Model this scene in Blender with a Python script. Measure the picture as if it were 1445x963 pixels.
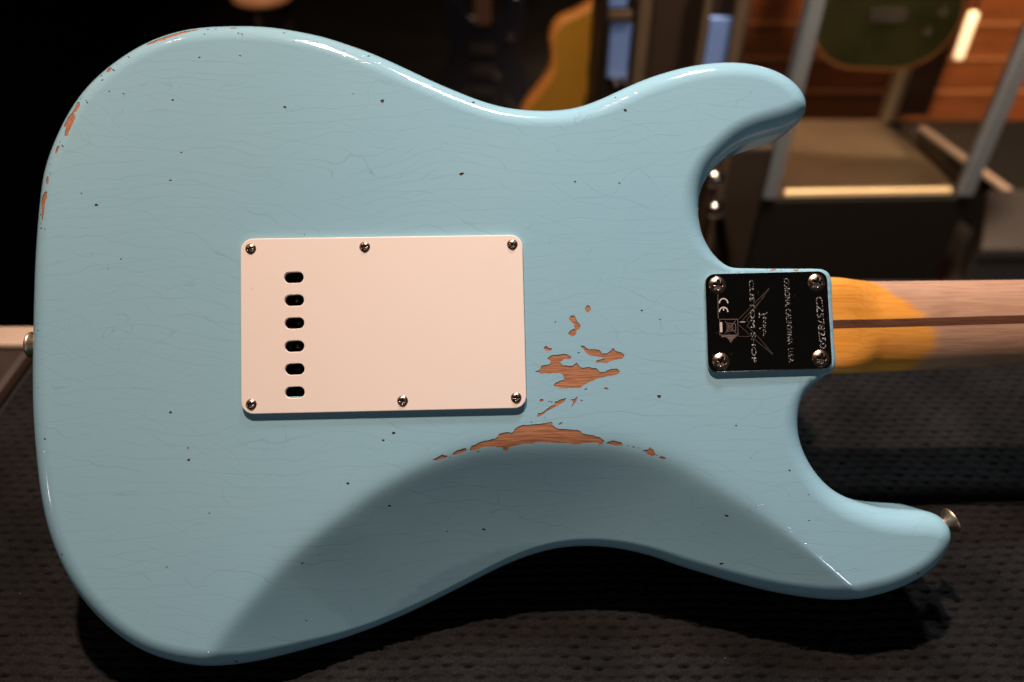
import bpy, bmesh, math, random
import numpy as np
from mathutils import Vector, Matrix
from mathutils.geometry import delaunay_2d_cdt

random.seed(7)
rng = np.random.default_rng(7)
for o in list(bpy.data.objects):
    bpy.data.objects.remove(o)
scn = bpy.context.scene
COL = scn.collection

# ------------------------------------------------------------------ camera
W0, H0 = 1445.0, 963.0
FPX = 1087.0
PITCH = math.radians(40)
CAM = Vector((0, 0, 0.408))
AX_R = Vector((1, 0, 0))
AX_F = Vector((0, math.cos(PITCH), -math.sin(PITCH)))
AX_U = Vector((0, math.sin(PITCH), math.cos(PITCH)))
cd = bpy.data.cameras.new('camera')
cam = bpy.data.objects.new('camera', cd)
COL.objects.link(cam)
cd.sensor_width = 36
cd.lens = FPX / W0 * 36
cd.clip_start = 0.01
cd.clip_end = 60
cam.location = CAM
cam.rotation_euler = (math.radians(90) - PITCH, 0, 0)
cd.dof.use_dof = True
cd.dof.focus_distance = 0.398
cd.dof.aperture_fstop = 4.3
scn.camera = cam

# ------------------------------------------------------------------ world, lamps, exposure
w = bpy.data.worlds.new('World')
scn.world = w
w.use_nodes = True
w.node_tree.nodes['Background'].inputs[0].default_value = (1.0, 0.86, 0.72, 1)
w.node_tree.nodes['Background'].inputs[1].default_value = 0.006

def lamp(name, kind, loc, target, power, size, color, spot=None, size_y=None):
    l = bpy.data.lights.new(name, kind)
    l.energy = power
    l.color = color
    if kind == 'AREA':
        l.size = size
        l.shape = 'DISK'
        if size_y:
            l.shape = 'RECTANGLE'
            l.size_y = size_y
    else:
        l.shadow_soft_size = size
    if spot:
        l.spot_size = math.radians(spot)
        l.spot_blend = 0.5
    o = bpy.data.objects.new(name, l)
    COL.objects.link(o)
    o.location = loc
    o.rotation_euler = (Vector(target) - Vector(loc)).to_track_quat('-Z', 'Y').to_euler()
    return o
WARM = (1.0, 0.735, 0.59)
lamp('ceiling_spot_key', 'SPOT', (-0.16, 0.62, 1.60), (0.18, 0.40, 0.1), 142, 0.032, WARM, 56)
lamp('ceiling_spot_cool', 'SPOT', (0.30, 1.10, 1.70), (0.34, 0.36, 0.1), 80, 0.09, (0.88, 0.95, 1.0), 34)
lamp('ceiling_spot_left', 'SPOT', (-0.95, 0.72, 1.8), (0.0, 0.32, 0.1), 6, 0.05, WARM, 60)
lamp('glint_fill_behind', 'AREA', (1.1, -2.3, 1.0), (0.1, 0.3, 0.1), 5.5, 0.10, (0.80, 0.90, 1.0), size_y=0.22)  # small light added behind the camera for crease glints and cool fill
lamp('rim_glint_left', 'AREA', (-2.3, -0.9, 0.55), (-0.2, 0.3, 0.1), 1.2, 0.06, (1.0, 0.93, 0.85))  # unseen source added low on the left to put glints on the rim
lamp('rim_glint_front', 'AREA', (-0.5, -2.6, 0.42), (0.0, 0.3, 0.1), 1.2, 0.06, (1.0, 0.93, 0.85))  # added for glints along the bottom rim, not a known fitting
lamp('ceiling_spot_display', 'SPOT', (0.80, 1.30, 1.4), (1.02, 1.85, -0.4), 620, 0.05, (1.0, 0.72, 0.45), 70)
lamp('plank_fill_spot', 'SPOT', (0.95, 2.15, 1.2), (1.10, 2.62, -0.35), 60, 0.05, (1.0, 0.72, 0.45), 85)  # fill added behind the case to brighten the planks
lamp('ceiling_spot_back', 'SPOT', (-0.25, 0.80, 1.4), (0.18, 1.9, -0.1), 150, 0.05, (1.0, 0.75, 0.5), 80)

scn.view_settings.view_transform = 'Standard'
scn.view_settings.look = 'None'
scn.view_settings.exposure = 0
scn.view_settings.gamma = 1
scn.view_settings.use_curve_mapping = False

# ------------------------------------------------------------------ helpers
def tag(o, label=None, cat=None, group=None, kind=None):
    if label: o['label'] = label
    if cat: o['category'] = cat
    if group: o['group'] = group
    if kind: o['kind'] = kind
    return o

def empty(name, loc=(0, 0, 0)):
    o = bpy.data.objects.new(name, None)
    COL.objects.link(o)
    o.location = loc
    o.empty_display_size = 0.05
    return o

def mesh_obj(name, verts, faces, mat, parent=None, smooth=False, mats=None, mids=None):
    me = bpy.data.meshes.new(name)
    me.from_pydata([tuple(map(float, v)) for v in verts], [], [tuple(int(i) for i in f) for f in faces])
    for m in (mats or [mat]):
        me.materials.append(m)
    if mids is not None:
        me.polygons.foreach_set('material_index', list(map(int, mids)))
    if smooth:
        me.polygons.foreach_set('use_smooth', [True] * len(me.polygons))
    me.update()
    o = bpy.data.objects.new(name, me)
    COL.objects.link(o)
    o.parent = parent
    return o

def bm_obj(name, bm, mat, parent=None, smooth=False):
    me = bpy.data.meshes.new(name)
    bm.to_mesh(me)
    bm.free()
    me.materials.append(mat)
    if smooth:
        me.polygons.foreach_set('use_smooth', [True] * len(me.polygons))
    o = bpy.data.objects.new(name, me)
    COL.objects.link(o)
    o.parent = parent
    return o

def box_bm(cx, cy, cz, sx, sy, sz, bevel=0.0, rot=None):
    bm = bmesh.new()
    bmesh.ops.create_cube(bm, size=1)
    for v in bm.verts:
        v.co = Vector((v.co.x * sx, v.co.y * sy, v.co.z * sz))
    if bevel:
        bmesh.ops.bevel(bm, geom=bm.edges[:], offset=bevel, segments=2, affect='EDGES', profile=0.5)
    if rot:
        bmesh.ops.rotate(bm, verts=bm.verts[:], cent=(0, 0, 0), matrix=rot)
    bmesh.ops.translate(bm, verts=bm.verts[:], vec=(cx, cy, cz))
    return bm

def prism_bm(pts, z0, z1, bevel=0.0):
    """closed prism over plan points (x,y)"""
    bm = bmesh.new()
    a = [bm.verts.new((p[0], p[1], z0)) for p in pts]
    b = [bm.verts.new((p[0], p[1], z1)) for p in pts]
    n = len(pts)
    bm.faces.new(a[::-1]); bm.faces.new(b)
    for i in range(n):
        bm.faces.new((a[i], a[(i + 1) % n], b[(i + 1) % n], b[i]))
    bmesh.ops.recalc_face_normals(bm, faces=bm.faces[:])
    if bevel:
        bmesh.ops.bevel(bm, geom=bm.edges[:], offset=bevel, segments=2, affect='EDGES', profile=0.5)
    return bm

def bar_bm(p, q, wx, wy, bevel=0.0, up=(0, 1, 0)):
    """square bar from p to q"""
    p, q = Vector(p), Vector(q)
    d = q - p
    z = d.normalized()
    x = Vector(up).cross(z).normalized()
    y = z.cross(x)
    m = Matrix((x, y, z)).transposed()
    bm = box_bm(0, 0, 0, wx, wy, d.length, bevel)
    bmesh.ops.rotate(bm, verts=bm.verts[:], cent=(0, 0, 0), matrix=m)
    bmesh.ops.translate(bm, verts=bm.verts[:], vec=(p + q) / 2)
    return bm

def lathe(profile, seg=32):
    """profile: list of (r,z); returns verts, faces about z"""
    V, F = [], []
    for r, z in profile:
        for k in range(seg):
            a = 2 * math.pi * k / seg
            V.append((r * math.cos(a), r * math.sin(a), z))
    for i in range(len(profile) - 1):
        for k in range(seg):
            k2 = (k + 1) % seg
            F.append((i * seg + k, i * seg + k2, (i + 1) * seg + k2, (i + 1) * seg + k))
    F.append(tuple(range(seg))[::-1])
    F.append(tuple((len(profile) - 1) * seg + k for k in range(seg)))
    return V, F

def pip(px, py, poly):
    """vectorised point in polygon"""
    inside = np.zeros(px.shape, bool)
    n = len(poly)
    for i in range(n):
        x1, y1 = poly[i]; x2, y2 = poly[(i + 1) % n]
        if y1 == y2: continue
        c = ((y1 > py) != (y2 > py)) & (px < (x2 - x1) * (py - y1) / (y2 - y1) + x1)
        inside ^= c
    return inside

def catmull(P, closed=True, per=10, tens=None):
    P = np.array(P, float)
    n = len(P); out = []
    rngi = range(n) if closed else range(n - 1)
    for i in rngi:
        if closed:
            p0, p1, p2, p3 = P[(i - 1) % n], P[i], P[(i + 1) % n], P[(i + 2) % n]
        else:
            p0, p1, p2, p3 = P[max(i - 1, 0)], P[i], P[i + 1], P[min(i + 2, n - 1)]
        # centripetal
        t0 = 0; t1 = t0 + max(np.linalg.norm(p1 - p0), 1e-6) ** 0.5
        t2 = t1 + max(np.linalg.norm(p2 - p1), 1e-6) ** 0.5
        t3 = t2 + max(np.linalg.norm(p3 - p2), 1e-6) ** 0.5
        for k in range(per):
            t = t1 + (t2 - t1) * k / per
            A1 = (t1 - t) / (t1 - t0) * p0 + (t - t0) / (t1 - t0) * p1
            A2 = (t2 - t) / (t2 - t1) * p1 + (t - t1) / (t2 - t1) * p2
            A3 = (t3 - t) / (t3 - t2) * p2 + (t - t2) / (t3 - t2) * p3
            B1 = (t2 - t) / (t2 - t0) * A1 + (t - t0) / (t2 - t0) * A2
            B2 = (t3 - t) / (t3 - t1) * A2 + (t - t1) / (t3 - t1) * A3
            out.append((t2 - t) / (t2 - t1) * B1 + (t - t1) / (t2 - t1) * B2)
    if not closed: out.append(P[-1])
    return np.array(out)

def resample(P, step, closed=True):
    P = np.asarray(P, float)
    if closed: P = np.vstack([P, P[:1]])
    s = np.r_[0, np.cumsum(np.linalg.norm(np.diff(P, axis=0), axis=1))]
    n = max(int(round(s[-1] / step)), 3)
    t = np.linspace(0, s[-1], n + 1)
    Q = np.c_[np.interp(t, s, P[:, 0]), np.interp(t, s, P[:, 1])]
    return Q[:-1] if closed else Q

# ------------------------------------------------------------------ materials
def newmat(name):
    m = bpy.data.materials.new(name)
    m.use_nodes = True
    nt = m.node_tree
    b = nt.nodes['Principled BSDF']
    return m, nt, b

def N(nt, typ, **kw):
    n = nt.nodes.new(typ)
    for k, v in kw.items():
        if k.startswith('i_'):
            n.inputs[int(k[2:])].default_value = v
        else:
            setattr(n, k, v)
    return n

def simple(name, col, rough=0.5, metal=0.0, spec=0.5, coat=0.0, var=0.0, scale=40.0, bump=0.0, bscale=200.0):
    m, nt, b = newmat(name)
    b.inputs['Base Color'].default_value = (*col, 1)
    b.inputs['Roughness'].default_value = rough
    b.inputs['Metallic'].default_value = metal
    b.inputs['Specular IOR Level'].default_value = spec
    b.inputs['Coat Weight'].default_value = coat
    b.inputs['Coat Roughness'].default_value = 0.08
    tc = N(nt, 'ShaderNodeTexCoord')
    if var > 0:
        no = N(nt, 'ShaderNodeTexNoise'); no.inputs['Scale'].default_value = scale; no.inputs['Detail'].default_value = 6
        nt.links.new(tc.outputs['Object'], no.inputs['Vector'])
        mx = N(nt, 'ShaderNodeMix', data_type='RGBA')
        mx.inputs[6].default_value = (*[c * (1 - var) for c in col], 1)
        mx.inputs[7].default_value = (*[min(1, c * (1 + var)) for c in col], 1)
        nt.links.new(no.outputs['Fac'], mx.inputs[0])
        nt.links.new(mx.outputs[2], b.inputs['Base Color'])
        mr = N(nt, 'ShaderNodeMapRange')
        mr.inputs[3].default_value = max(0.02, rough - 0.12 * min(1, var * 3)); mr.inputs[4].default_value = min(1, rough + 0.12 * min(1, var * 3))
        nt.links.new(no.outputs['Fac'], mr.inputs[0])
        nt.links.new(mr.outputs[0], b.inputs['Roughness'])
    if bump > 0:
        n2 = N(nt, 'ShaderNodeTexNoise'); n2.inputs['Scale'].default_value = bscale; n2.inputs['Detail'].default_value = 4
        nt.links.new(tc.outputs['Object'], n2.inputs['Vector'])
        bp = N(nt, 'ShaderNodeBump'); bp.inputs['Strength'].default_value = bump; bp.inputs['Distance'].default_value = 0.001
        nt.links.new(n2.outputs['Fac'], bp.inputs['Height'])
        nt.links.new(bp.outputs[0], b.inputs['Normal'])
    return m

def paint_mat():
    m, nt, b = newmat('aged_blue_lacquer')
    L = nt.links.new
    tc = N(nt, 'ShaderNodeTexCoord')
    # finish checking: long wavy hairlines along the grain
    def checks(K, nsx, nsy, amp, thr, seed, rot, mlo, mhi):
        mp = N(nt, 'ShaderNodeMapping')
        mp.inputs['Location'].default_value = (seed, seed * 0.7, 0)
        mp.inputs['Rotation'].default_value = (0, 0, math.radians(rot))
        L(tc.outputs['Object'], mp.inputs['Vector'])
        ml = N(nt, 'ShaderNodeVectorMath', operation='MULTIPLY'); ml.inputs[1].default_value = (nsx, nsy, 0)
        L(mp.outputs[0], ml.inputs[0])
        no = N(nt, 'ShaderNodeTexNoise'); no.inputs['Scale'].default_value = 1.0; no.inputs['Detail'].default_value = 4; no.inputs['Roughness'].default_value = 0.42
        L(ml.outputs[0], no.inputs['Vector'])
        sp = N(nt, 'ShaderNodeSeparateXYZ'); L(mp.outputs[0], sp.inputs[0])
        yk = N(nt, 'ShaderNodeMath', operation='MULTIPLY'); yk.inputs[1].default_value = K; L(sp.outputs[1], yk.inputs[0])
        t = N(nt, 'ShaderNodeMath', operation='MULTIPLY_ADD'); t.inputs[1].default_value = amp; L(no.outputs['Fac'], t.inputs[0]); L(yk.outputs[0], t.inputs[2])
        fr = N(nt, 'ShaderNodeMath', operation='PINGPONG'); fr.inputs[1].default_value = 0.5; L(t.outputs[0], fr.inputs[0])
        mr = N(nt, 'ShaderNodeMapRange')
        mr.inputs[1].default_value = 0; mr.inputs[2].default_value = thr
        mr.inputs[3].default_value = 1; mr.inputs[4].default_value = 0
        L(fr.outputs[0], mr.inputs[0])
        # broken up into runs
        m3 = N(nt, 'ShaderNodeVectorMath', operation='MULTIPLY'); m3.inputs[1].default_value = (18, 120, 0)
        L(mp.outputs[0], m3.inputs[0])
        n2 = N(nt, 'ShaderNodeTexNoise'); n2.inputs['Scale'].default_value = 1; n2.inputs['Detail'].default_value = 2
        L(m3.outputs[0], n2.inputs['Vector'])
        m2 = N(nt, 'ShaderNodeMapRange')
        m2.inputs[1].default_value = mlo; m2.inputs[2].default_value = mhi
        L(n2.outputs['Fac'], m2.inputs[0])
        mu = N(nt, 'ShaderNodeMath', operation='MULTIPLY')
        L(mr.outputs[0], mu.inputs[0]); L(m2.outputs[0], mu.inputs[1])
        return mu
    ca = checks(165, 9, 16, 8.5, 0.030, 3.1, -3, 0.36, 0.52)
    cb_ = checks(150, 10, 18, 9.5, 0.026, 8.7, 15, 0.40, 0.56)
    cc_ = checks(120, 12, 20, 9.5, 0.022, 5.3, -24, 0.43, 0.58)
    c1 = N(nt, 'ShaderNodeMath', operation='MAXIMUM')
    L(ca.outputs[0], c1.inputs[0]); L(cb_.outputs[0], c1.inputs[1])
    c2 = cc_
    s2 = N(nt, 'ShaderNodeMath', operation='MULTIPLY'); s2.inputs[1].default_value = 0.85
    L(c2.outputs[0], s2.inputs[0])
    mx = N(nt, 'ShaderNodeMath', operation='MAXIMUM')
    L(c1.outputs[0], mx.inputs[0]); L(s2.outputs[0], mx.inputs[1])
    # base colour with slow mottling (yellowed lacquer)
    no = N(nt, 'ShaderNodeTexNoise'); no.inputs['Scale'].default_value = 9; no.inputs['Detail'].default_value = 4
    L(tc.outputs['Object'], no.inputs['Vector'])
    base = N(nt, 'ShaderNodeMix', data_type='RGBA')
    base.inputs[6].default_value = (0.246, 0.458, 0.585, 1)
    base.inputs[7].default_value = (0.285, 0.492, 0.578, 1)
    L(no.outputs['Fac'], base.inputs[0])
    dk = N(nt, 'ShaderNodeMix', data_type='RGBA')
    dk.inputs[7].default_value = (0.10, 0.16, 0.16, 1)
    L(base.outputs[2], dk.inputs[6])
    sf = N(nt, 'ShaderNodeMath', operation='MULTIPLY'); sf.inputs[1].default_value = 0.27
    L(mx.outputs[0], sf.inputs[0]); L(sf.outputs[0], dk.inputs[0])
    L(dk.outputs[2], b.inputs['Base Color'])
    b.inputs['Roughness'].default_value = 0.13
    b.inputs['Specular IOR Level'].default_value = 0.55
    # roughness: faint rub marks
    n3 = N(nt, 'ShaderNodeTexNoise'); n3.inputs['Scale'].default_value = 60; n3.inputs['Detail'].default_value = 8
    L(tc.outputs['Object'], n3.inputs['Vector'])
    rr = N(nt, 'ShaderNodeMapRange'); rr.inputs[3].default_value = 0.06; rr.inputs[4].default_value = 0.13
    L(n3.outputs['Fac'], rr.inputs[0]); L(rr.outputs[0], b.inputs['Roughness'])
    # relief: cracks, faint orange peel / sunken grain
    n4 = N(nt, 'ShaderNodeTexNoise'); n4.inputs['Scale'].default_value = 70; n4.inputs['Detail'].default_value = 2
    L(tc.outputs['Object'], n4.inputs['Vector'])
    hm = N(nt, 'ShaderNodeMath', operation='MULTIPLY_ADD'); hm.inputs[1].default_value = -0.5
    L(mx.outputs[0], hm.inputs[0])
    pl = N(nt, 'ShaderNodeMath', operation='MULTIPLY'); pl.inputs[1].default_value = 0.35
    L(n4.outputs['Fac'], pl.inputs[0]); L(pl.outputs[0], hm.inputs[2])
    bp = N(nt, 'ShaderNodeBump'); bp.inputs['Strength'].default_value = 0.12; bp.inputs['Distance'].default_value = 0.0003
    L(hm.outputs[0], bp.inputs['Height']); L(bp.outputs[0], b.inputs['Normal'])
    return m

def wood_mat(name, c1, c2, sx, sy, rough=0.6, bump=0.3, rings=3.0, spec=0.3, coat=0.0, axis='XYZ'):
    """grain along local x"""
    m, nt, b = newmat(name)
    L = nt.links.new
    tc = N(nt, 'ShaderNodeTexCoord')
    mp = N(nt, 'ShaderNodeMapping'); mp.inputs['Scale'].default_value = (sx, sy, sy)
    mp.inputs['Rotation'].default_value = (0, 0, math.radians(6))
    L(tc.outputs['Object'], mp.inputs['Vector'])
    no = N(nt, 'ShaderNodeTexNoise'); no.inputs['Scale'].default_value = 1; no.inputs['Detail'].default_value = 7; no.inputs['Distortion'].default_value = 0.6
    L(mp.outputs[0], no.inputs['Vector'])
    mr = N(nt, 'ShaderNodeMapRange'); mr.inputs[1].default_value = 0.3; mr.inputs[2].default_value = 0.72
    L(no.outputs['Fac'], mr.inputs[0])
    mx = N(nt, 'ShaderNodeMix', data_type='RGBA')
    mx.inputs[6].default_value = (*c1, 1); mx.inputs[7].default_value = (*c2, 1)
    L(mr.outputs[0], mx.inputs[0]); L(mx.outputs[2], b.inputs['Base Color'])
    b.inputs['Roughness'].default_value = rough
    b.inputs['Specular IOR Level'].default_value = spec
    b.inputs['Coat Weight'].default_value = coat
    bp = N(nt, 'ShaderNodeBump'); bp.inputs['Strength'].default_value = bump; bp.inputs['Distance'].default_value = 0.0005
    L(mr.outputs[0], bp.inputs['Height']); L(bp.outputs[0], b.inputs['Normal'])
    return m

M = {}
M['paint'] = paint_mat()
M['alder'] = wood_mat('bare_alder', (0.27, 0.105, 0.048), (0.43, 0.205, 0.110), 90, 1100, 0.6, 0.25)
M['chip_edge'] = simple('chip_edge', (0.10, 0.060, 0.045), 0.7, var=0.5, scale=900)
M['ding'] = simple('ding_grime', (0.11, 0.050, 0.026), 0.8, var=0.6, scale=700)
M['cover'] = simple('aged_white_plastic', (0.84, 0.735, 0.66), 0.33, spec=0.4, var=0.012, scale=60, bump=0.03, bscale=350)
M['cavity'] = simple('cavity_black', (0.012, 0.010, 0.009), 0.8)
M['block'] = simple('block_steel', (0.10, 0.09, 0.08), 0.45, metal=1.0, var=0.3, scale=300)
M['brass'] = simple('ball_brass', (0.55, 0.36, 0.13), 0.35, metal=1.0, var=0.25, scale=600)
M['chrome'] = simple('worn_chrome', (0.60, 0.58, 0.57), 0.07, metal=1.0, var=0.05, scale=260, bump=0.02, bscale=500)
M['screw'] = simple('aged_nickel', (0.50, 0.36, 0.27), 0.28, metal=1.0, var=0.35, scale=420, bump=0.08, bscale=900)
M['recess'] = simple('recess_shade_grime', (0.010, 0.008, 0.007), 0.7)  # shade of the recess painted near black, together with grime
M['button'] = simple('strap_button_nickel', (0.55, 0.42, 0.30), 0.40, metal=1.0, var=0.3, scale=250, bump=0.05, bscale=700)
def engrave_mat():
    m, nt, b = newmat('engraved_glint')
    L = nt.links.new
    tc = N(nt, 'ShaderNodeTexCoord')
    no = N(nt, 'ShaderNodeTexNoise'); no.inputs['Scale'].default_value = 1900; no.inputs['Detail'].default_value = 2
    L(tc.outputs['Object'], no.inputs['Vector'])
    mr = N(nt, 'ShaderNodeMapRange'); mr.inputs[1].default_value = 0.50; mr.inputs[2].default_value = 0.62
    L(no.outputs['Fac'], mr.inputs[0])
    mx = N(nt, 'ShaderNodeMix', data_type='RGBA'); mx.inputs[6].default_value = (0.03, 0.026, 0.024, 1); mx.inputs[7].default_value = (0.80, 0.77, 0.75, 1)  # sparkle of the engraving put into the base colour as pale flecks
    L(mr.outputs[0], mx.inputs[0]); L(mx.outputs[2], b.inputs['Base Color'])
    b.inputs['Roughness'].default_value = 0.4
    b.inputs['Metallic'].default_value = 0.3
    return m
M['engrave'] = engrave_mat()
M['print'] = simple('pad_print', (0.62, 0.50, 0.46), 0.6)
M['print_dim'] = simple('pad_print_worn', (0.14, 0.095, 0.085), 0.6)
M['etch'] = simple('etched_line', (0.16, 0.11, 0.09), 0.4, metal=0.6)
M['walnut'] = wood_mat('walnut_stripe', (0.060, 0.022, 0.012), (0.13, 0.050, 0.026), 60, 1500, 0.5, 0.2)
M['rosewood'] = wood_mat('rosewood', (0.03, 0.014, 0.01), (0.07, 0.03, 0.02), 60, 900, 0.5, 0.2)

# ------------------------------------------------------------------ guitar plane
D0 = 0.367 * FPX            # mm from the camera to the back of the body on the view axis
TA, TB = 0.034, 0.058
nW = (-AX_F + AX_R * TA + AX_U * TB).normalized()
uW = (AX_R - nW * AX_R.dot(nW)).normalized()
vW = nW.cross(uW)
P0 = CAM + AX_F * (D0 / 1000)

def ray(px, py):
    return AX_R * ((px - W0 / 2) / FPX) - AX_U * ((py - H0 / 2) / FPX) + AX_F

CL = CAM - P0
CLOC = np.array([CL.dot(uW), CL.dot(vW), CL.dot(nW)]) * 1000.0   # camera in guitar millimetres

def un(px, py, depth=0.0):
    """pixel of the photograph -> (u,v) mm on the plane 'depth' mm behind the body's back"""
    r = ray(px, py)
    d = np.array([r.dot(uW), r.dot(vW), r.dot(nW)])
    t = (-depth - CLOC[2]) / d[2]
    return np.array([CLOC[0] + d[0] * t, CLOC[1] + d[1] * t])

def Z(pts, x0, y0, s, depth=0.0):
    return np.array([un(x0 + x / s, y0 + y / s, depth) for x, y in pts])

THICK = 46.0
RB = 12.5

OUT_PX = [(53,320),(56.5,282.6),(61.5,246),(71.5,213),(83,186),(96.5,159.6),(115,132),(139.6,106),(166,85),(199.5,64),
 (232.7,50),(266,41.5),(299,38),(332.5,37),(365.7,37.5),(399,41),(432,47),(459,53),(485,61.5),(513,71),(546.5,85),(580,100.5),
 (613,116),(646,130),(679.5,143),(713,152),(746,156),(779,156.5),(812.5,152.6),(846,141),(879,125.7),(912,111.4),(945.5,100.7),
 (970,94.5),(993.6,90.5),(1017,88.3),(1044,88.6),(1071,92.3),(1094,99.7),(1111,108.5),(1127,122),(1137,137.6),(1139.6,149),
 (1136.5,162),(1127,176),(1112,190),(1094,201),(1071,208.5),(1047,215),(1027,223),(1010,235),(997,250),(988.5,268.5),(985,288.7),
 (986,313),(990,330),(997,345),(1007,360),(1018,370.5),(1032,377.3),(1060,379),(1095,379.4),(1128,379.5),(1154,379.7),(1164,381.5),(1170.5,387.5),
 (1173.3,398),(1174.2,425),(1175.6,454),(1177.3,485),(1178.6,505),(1178,516),(1172.5,525.5),(1162,532),(1148,541.5),(1136,554),(1128.5,571.8),
 (1125,592),(1125.5,610),(1129.5,628),(1136,644),(1148,664),(1163,682),(1181,696),(1202,705),(1228.5,708.8),(1262,710.5),(1289,713.8),
 (1309,718.5),(1324,725.8),(1336,736),(1342.7,749),(1343.5,761),(1339,774),(1329,789),(1312.5,806),(1289,821),(1262,833),
 (1228.5,842.4),(1195,846.8),(1161.4,846),(1128,842),(1094,836.4),(1060.7,828.6),(1027,819.6),(993.6,809.5),(960,799.4),(921,785.5),
 (882.5,776),(849,771.5),(815.5,770.8),(782,774.5),(748,783.6),(714.8,796.5),(681,813),(647.7,830),(614,847),(580.6,863),(547,878),
 (513.5,891),(480,902.5),(436,915),(402.5,924),(369,932),(335.5,937.5),(302,940),(268,938),(235,931),(201,918.4),(168,897.6),
 (141,874),(114,843),(94,811),(77,774),(65.4,737),(57,693.7),(52,650),(48.5,610),(46.5,570),(46,519.5),(46.8,479.6),(48,420),(50,365)]
HEEL0, HEEL1 = OUT_PX.index((1032,377.3)), OUT_PX.index((1162,532))

CREASE_PX = [(285,945),(298.6,922),(316,896),(335,871),(369,831),(402.5,794),(436,764),(480,730),(513.5,704.5),(547,683.6),(580.6,665.5),
 (614,651.5),(660,636.5),(710,628),(760,624.5),(820,625),(870,630),(915,641),(960,658.5),(993.6,677.5),(1027,698),(1060.7,719),(1094,741.5),
 (1128,767),(1161,794),(1195,823),(1222,848)]
crease = resample(catmull([un(*p) for p in CREASE_PX], closed=False, per=12), 2.0, closed=False)
creg = [tuple(p) for p in crease] + [tuple(crease[-1] + np.array([60, -120])), tuple(crease[0] + np.array([-10, -160]))]
cre_s = np.r_[0, np.cumsum(np.linalg.norm(np.diff(crease, axis=0), axis=1))]
cre_L = cre_s[-1]

def seg_dist(P, A, B):
    """nearest distance from points to the polyline segments; returns d, index, param"""
    best = np.full(len(P), 1e9); bi = np.zeros(len(P), int); bt = np.zeros(len(P))
    AB = B - A; LL = (AB ** 2).sum(1)
    for c in range(0, len(P), 2000):
        p = P[c:c + 2000, None, :]
        t = np.clip(((p - A) * AB).sum(2) / LL, 0, 1)
        d = np.linalg.norm(p - (A + AB * t[..., None]), axis=2)
        i = d.argmin(1); k = np.arange(len(i))
        best[c:c + 2000] = d[k, i]; bi[c:c + 2000] = i; bt[c:c + 2000] = t[k, i]
    return best, bi, bt

def belly(P):
    """depth (mm) of the belly cut at plan points"""
    P = np.atleast_2d(P)
    d, i, t = seg_dist(P, crease[:-1], crease[1:])
    f = (cre_s[i] + t * (cre_s[i + 1] - cre_s[i])) / cre_L
    # far from the crease use a smooth integral distance (no ridges where the arch folds over)
    ds = np.empty(len(P)); fs = np.empty(len(P))
    ff_ = cre_s / cre_L
    step = cre_L / (len(crease) - 1)
    for c in range(0, len(P), 4000):
        q = P[c:c + 4000]
        r2 = ((q[:, None, :] - crease[None]) ** 2).sum(2) + 1e-3
        wgt = r2 ** -3.0
        sw = wgt.sum(1)
        ds[c:c + 4000] = (sw * step / 1.1781) ** (-1 / 5.0)
        fs[c:c + 4000] = (wgt * ff_).sum(1) / sw
    k = np.clip((d - 7.0) / 11.0, 0, 1); k = k * k * (3 - 2 * k)
    f = f * (1 - k) + fs * k
    s = np.where(pip(P[:, 0], P[:, 1], creg), d * (1 - k) + ds * k, -d)
    wdt = np.interp(f, [0, 0.12, 0.38, 0.55, 0.72, 0.82, 0.92, 1.0], [1.6, 2.0, 2.2, 2.8, 3.2, 2.2, 0.7, 0.5])
    slope = np.interp(f, [0, 0.15, 0.35, 0.55, 0.75, 1.0], [0.47, 0.52, 0.49, 0.475, 0.45, 0.41])
    x = np.clip(s / wdt, -40, 40)
    sp = wdt * np.where(x > 30, x, np.log1p(np.exp(x)))
    return slope * sp * (1 - 0.10 * np.clip(sp / 55.0, 0, 1))

# ---- outline: turn the traced silhouette into the plan outline of a body with rounded edges
heel_f = np.zeros(len(OUT_PX))
for i in range(len(OUT_PX)):
    if HEEL0 <= i <= HEEL1: heel_f[i] = 1
    elif i in (HEEL0 - 1, HEEL1 + 1): heel_f[i] = 0.75
    elif i in (HEEL0 - 2, HEEL1 + 2): heel_f[i] = 0.45
    elif i in (HEEL0 - 3, HEEL1 + 3): heel_f[i] = 0.2
px_dense = catmull(np.c_[np.array(OUT_PX), heel_f], True, 8)
hf_d = np.clip(px_dense[:, 2], 0, 1)
UV0 = np.array([un(x, y, 6) for x, y in px_dense[:, :2]])

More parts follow.
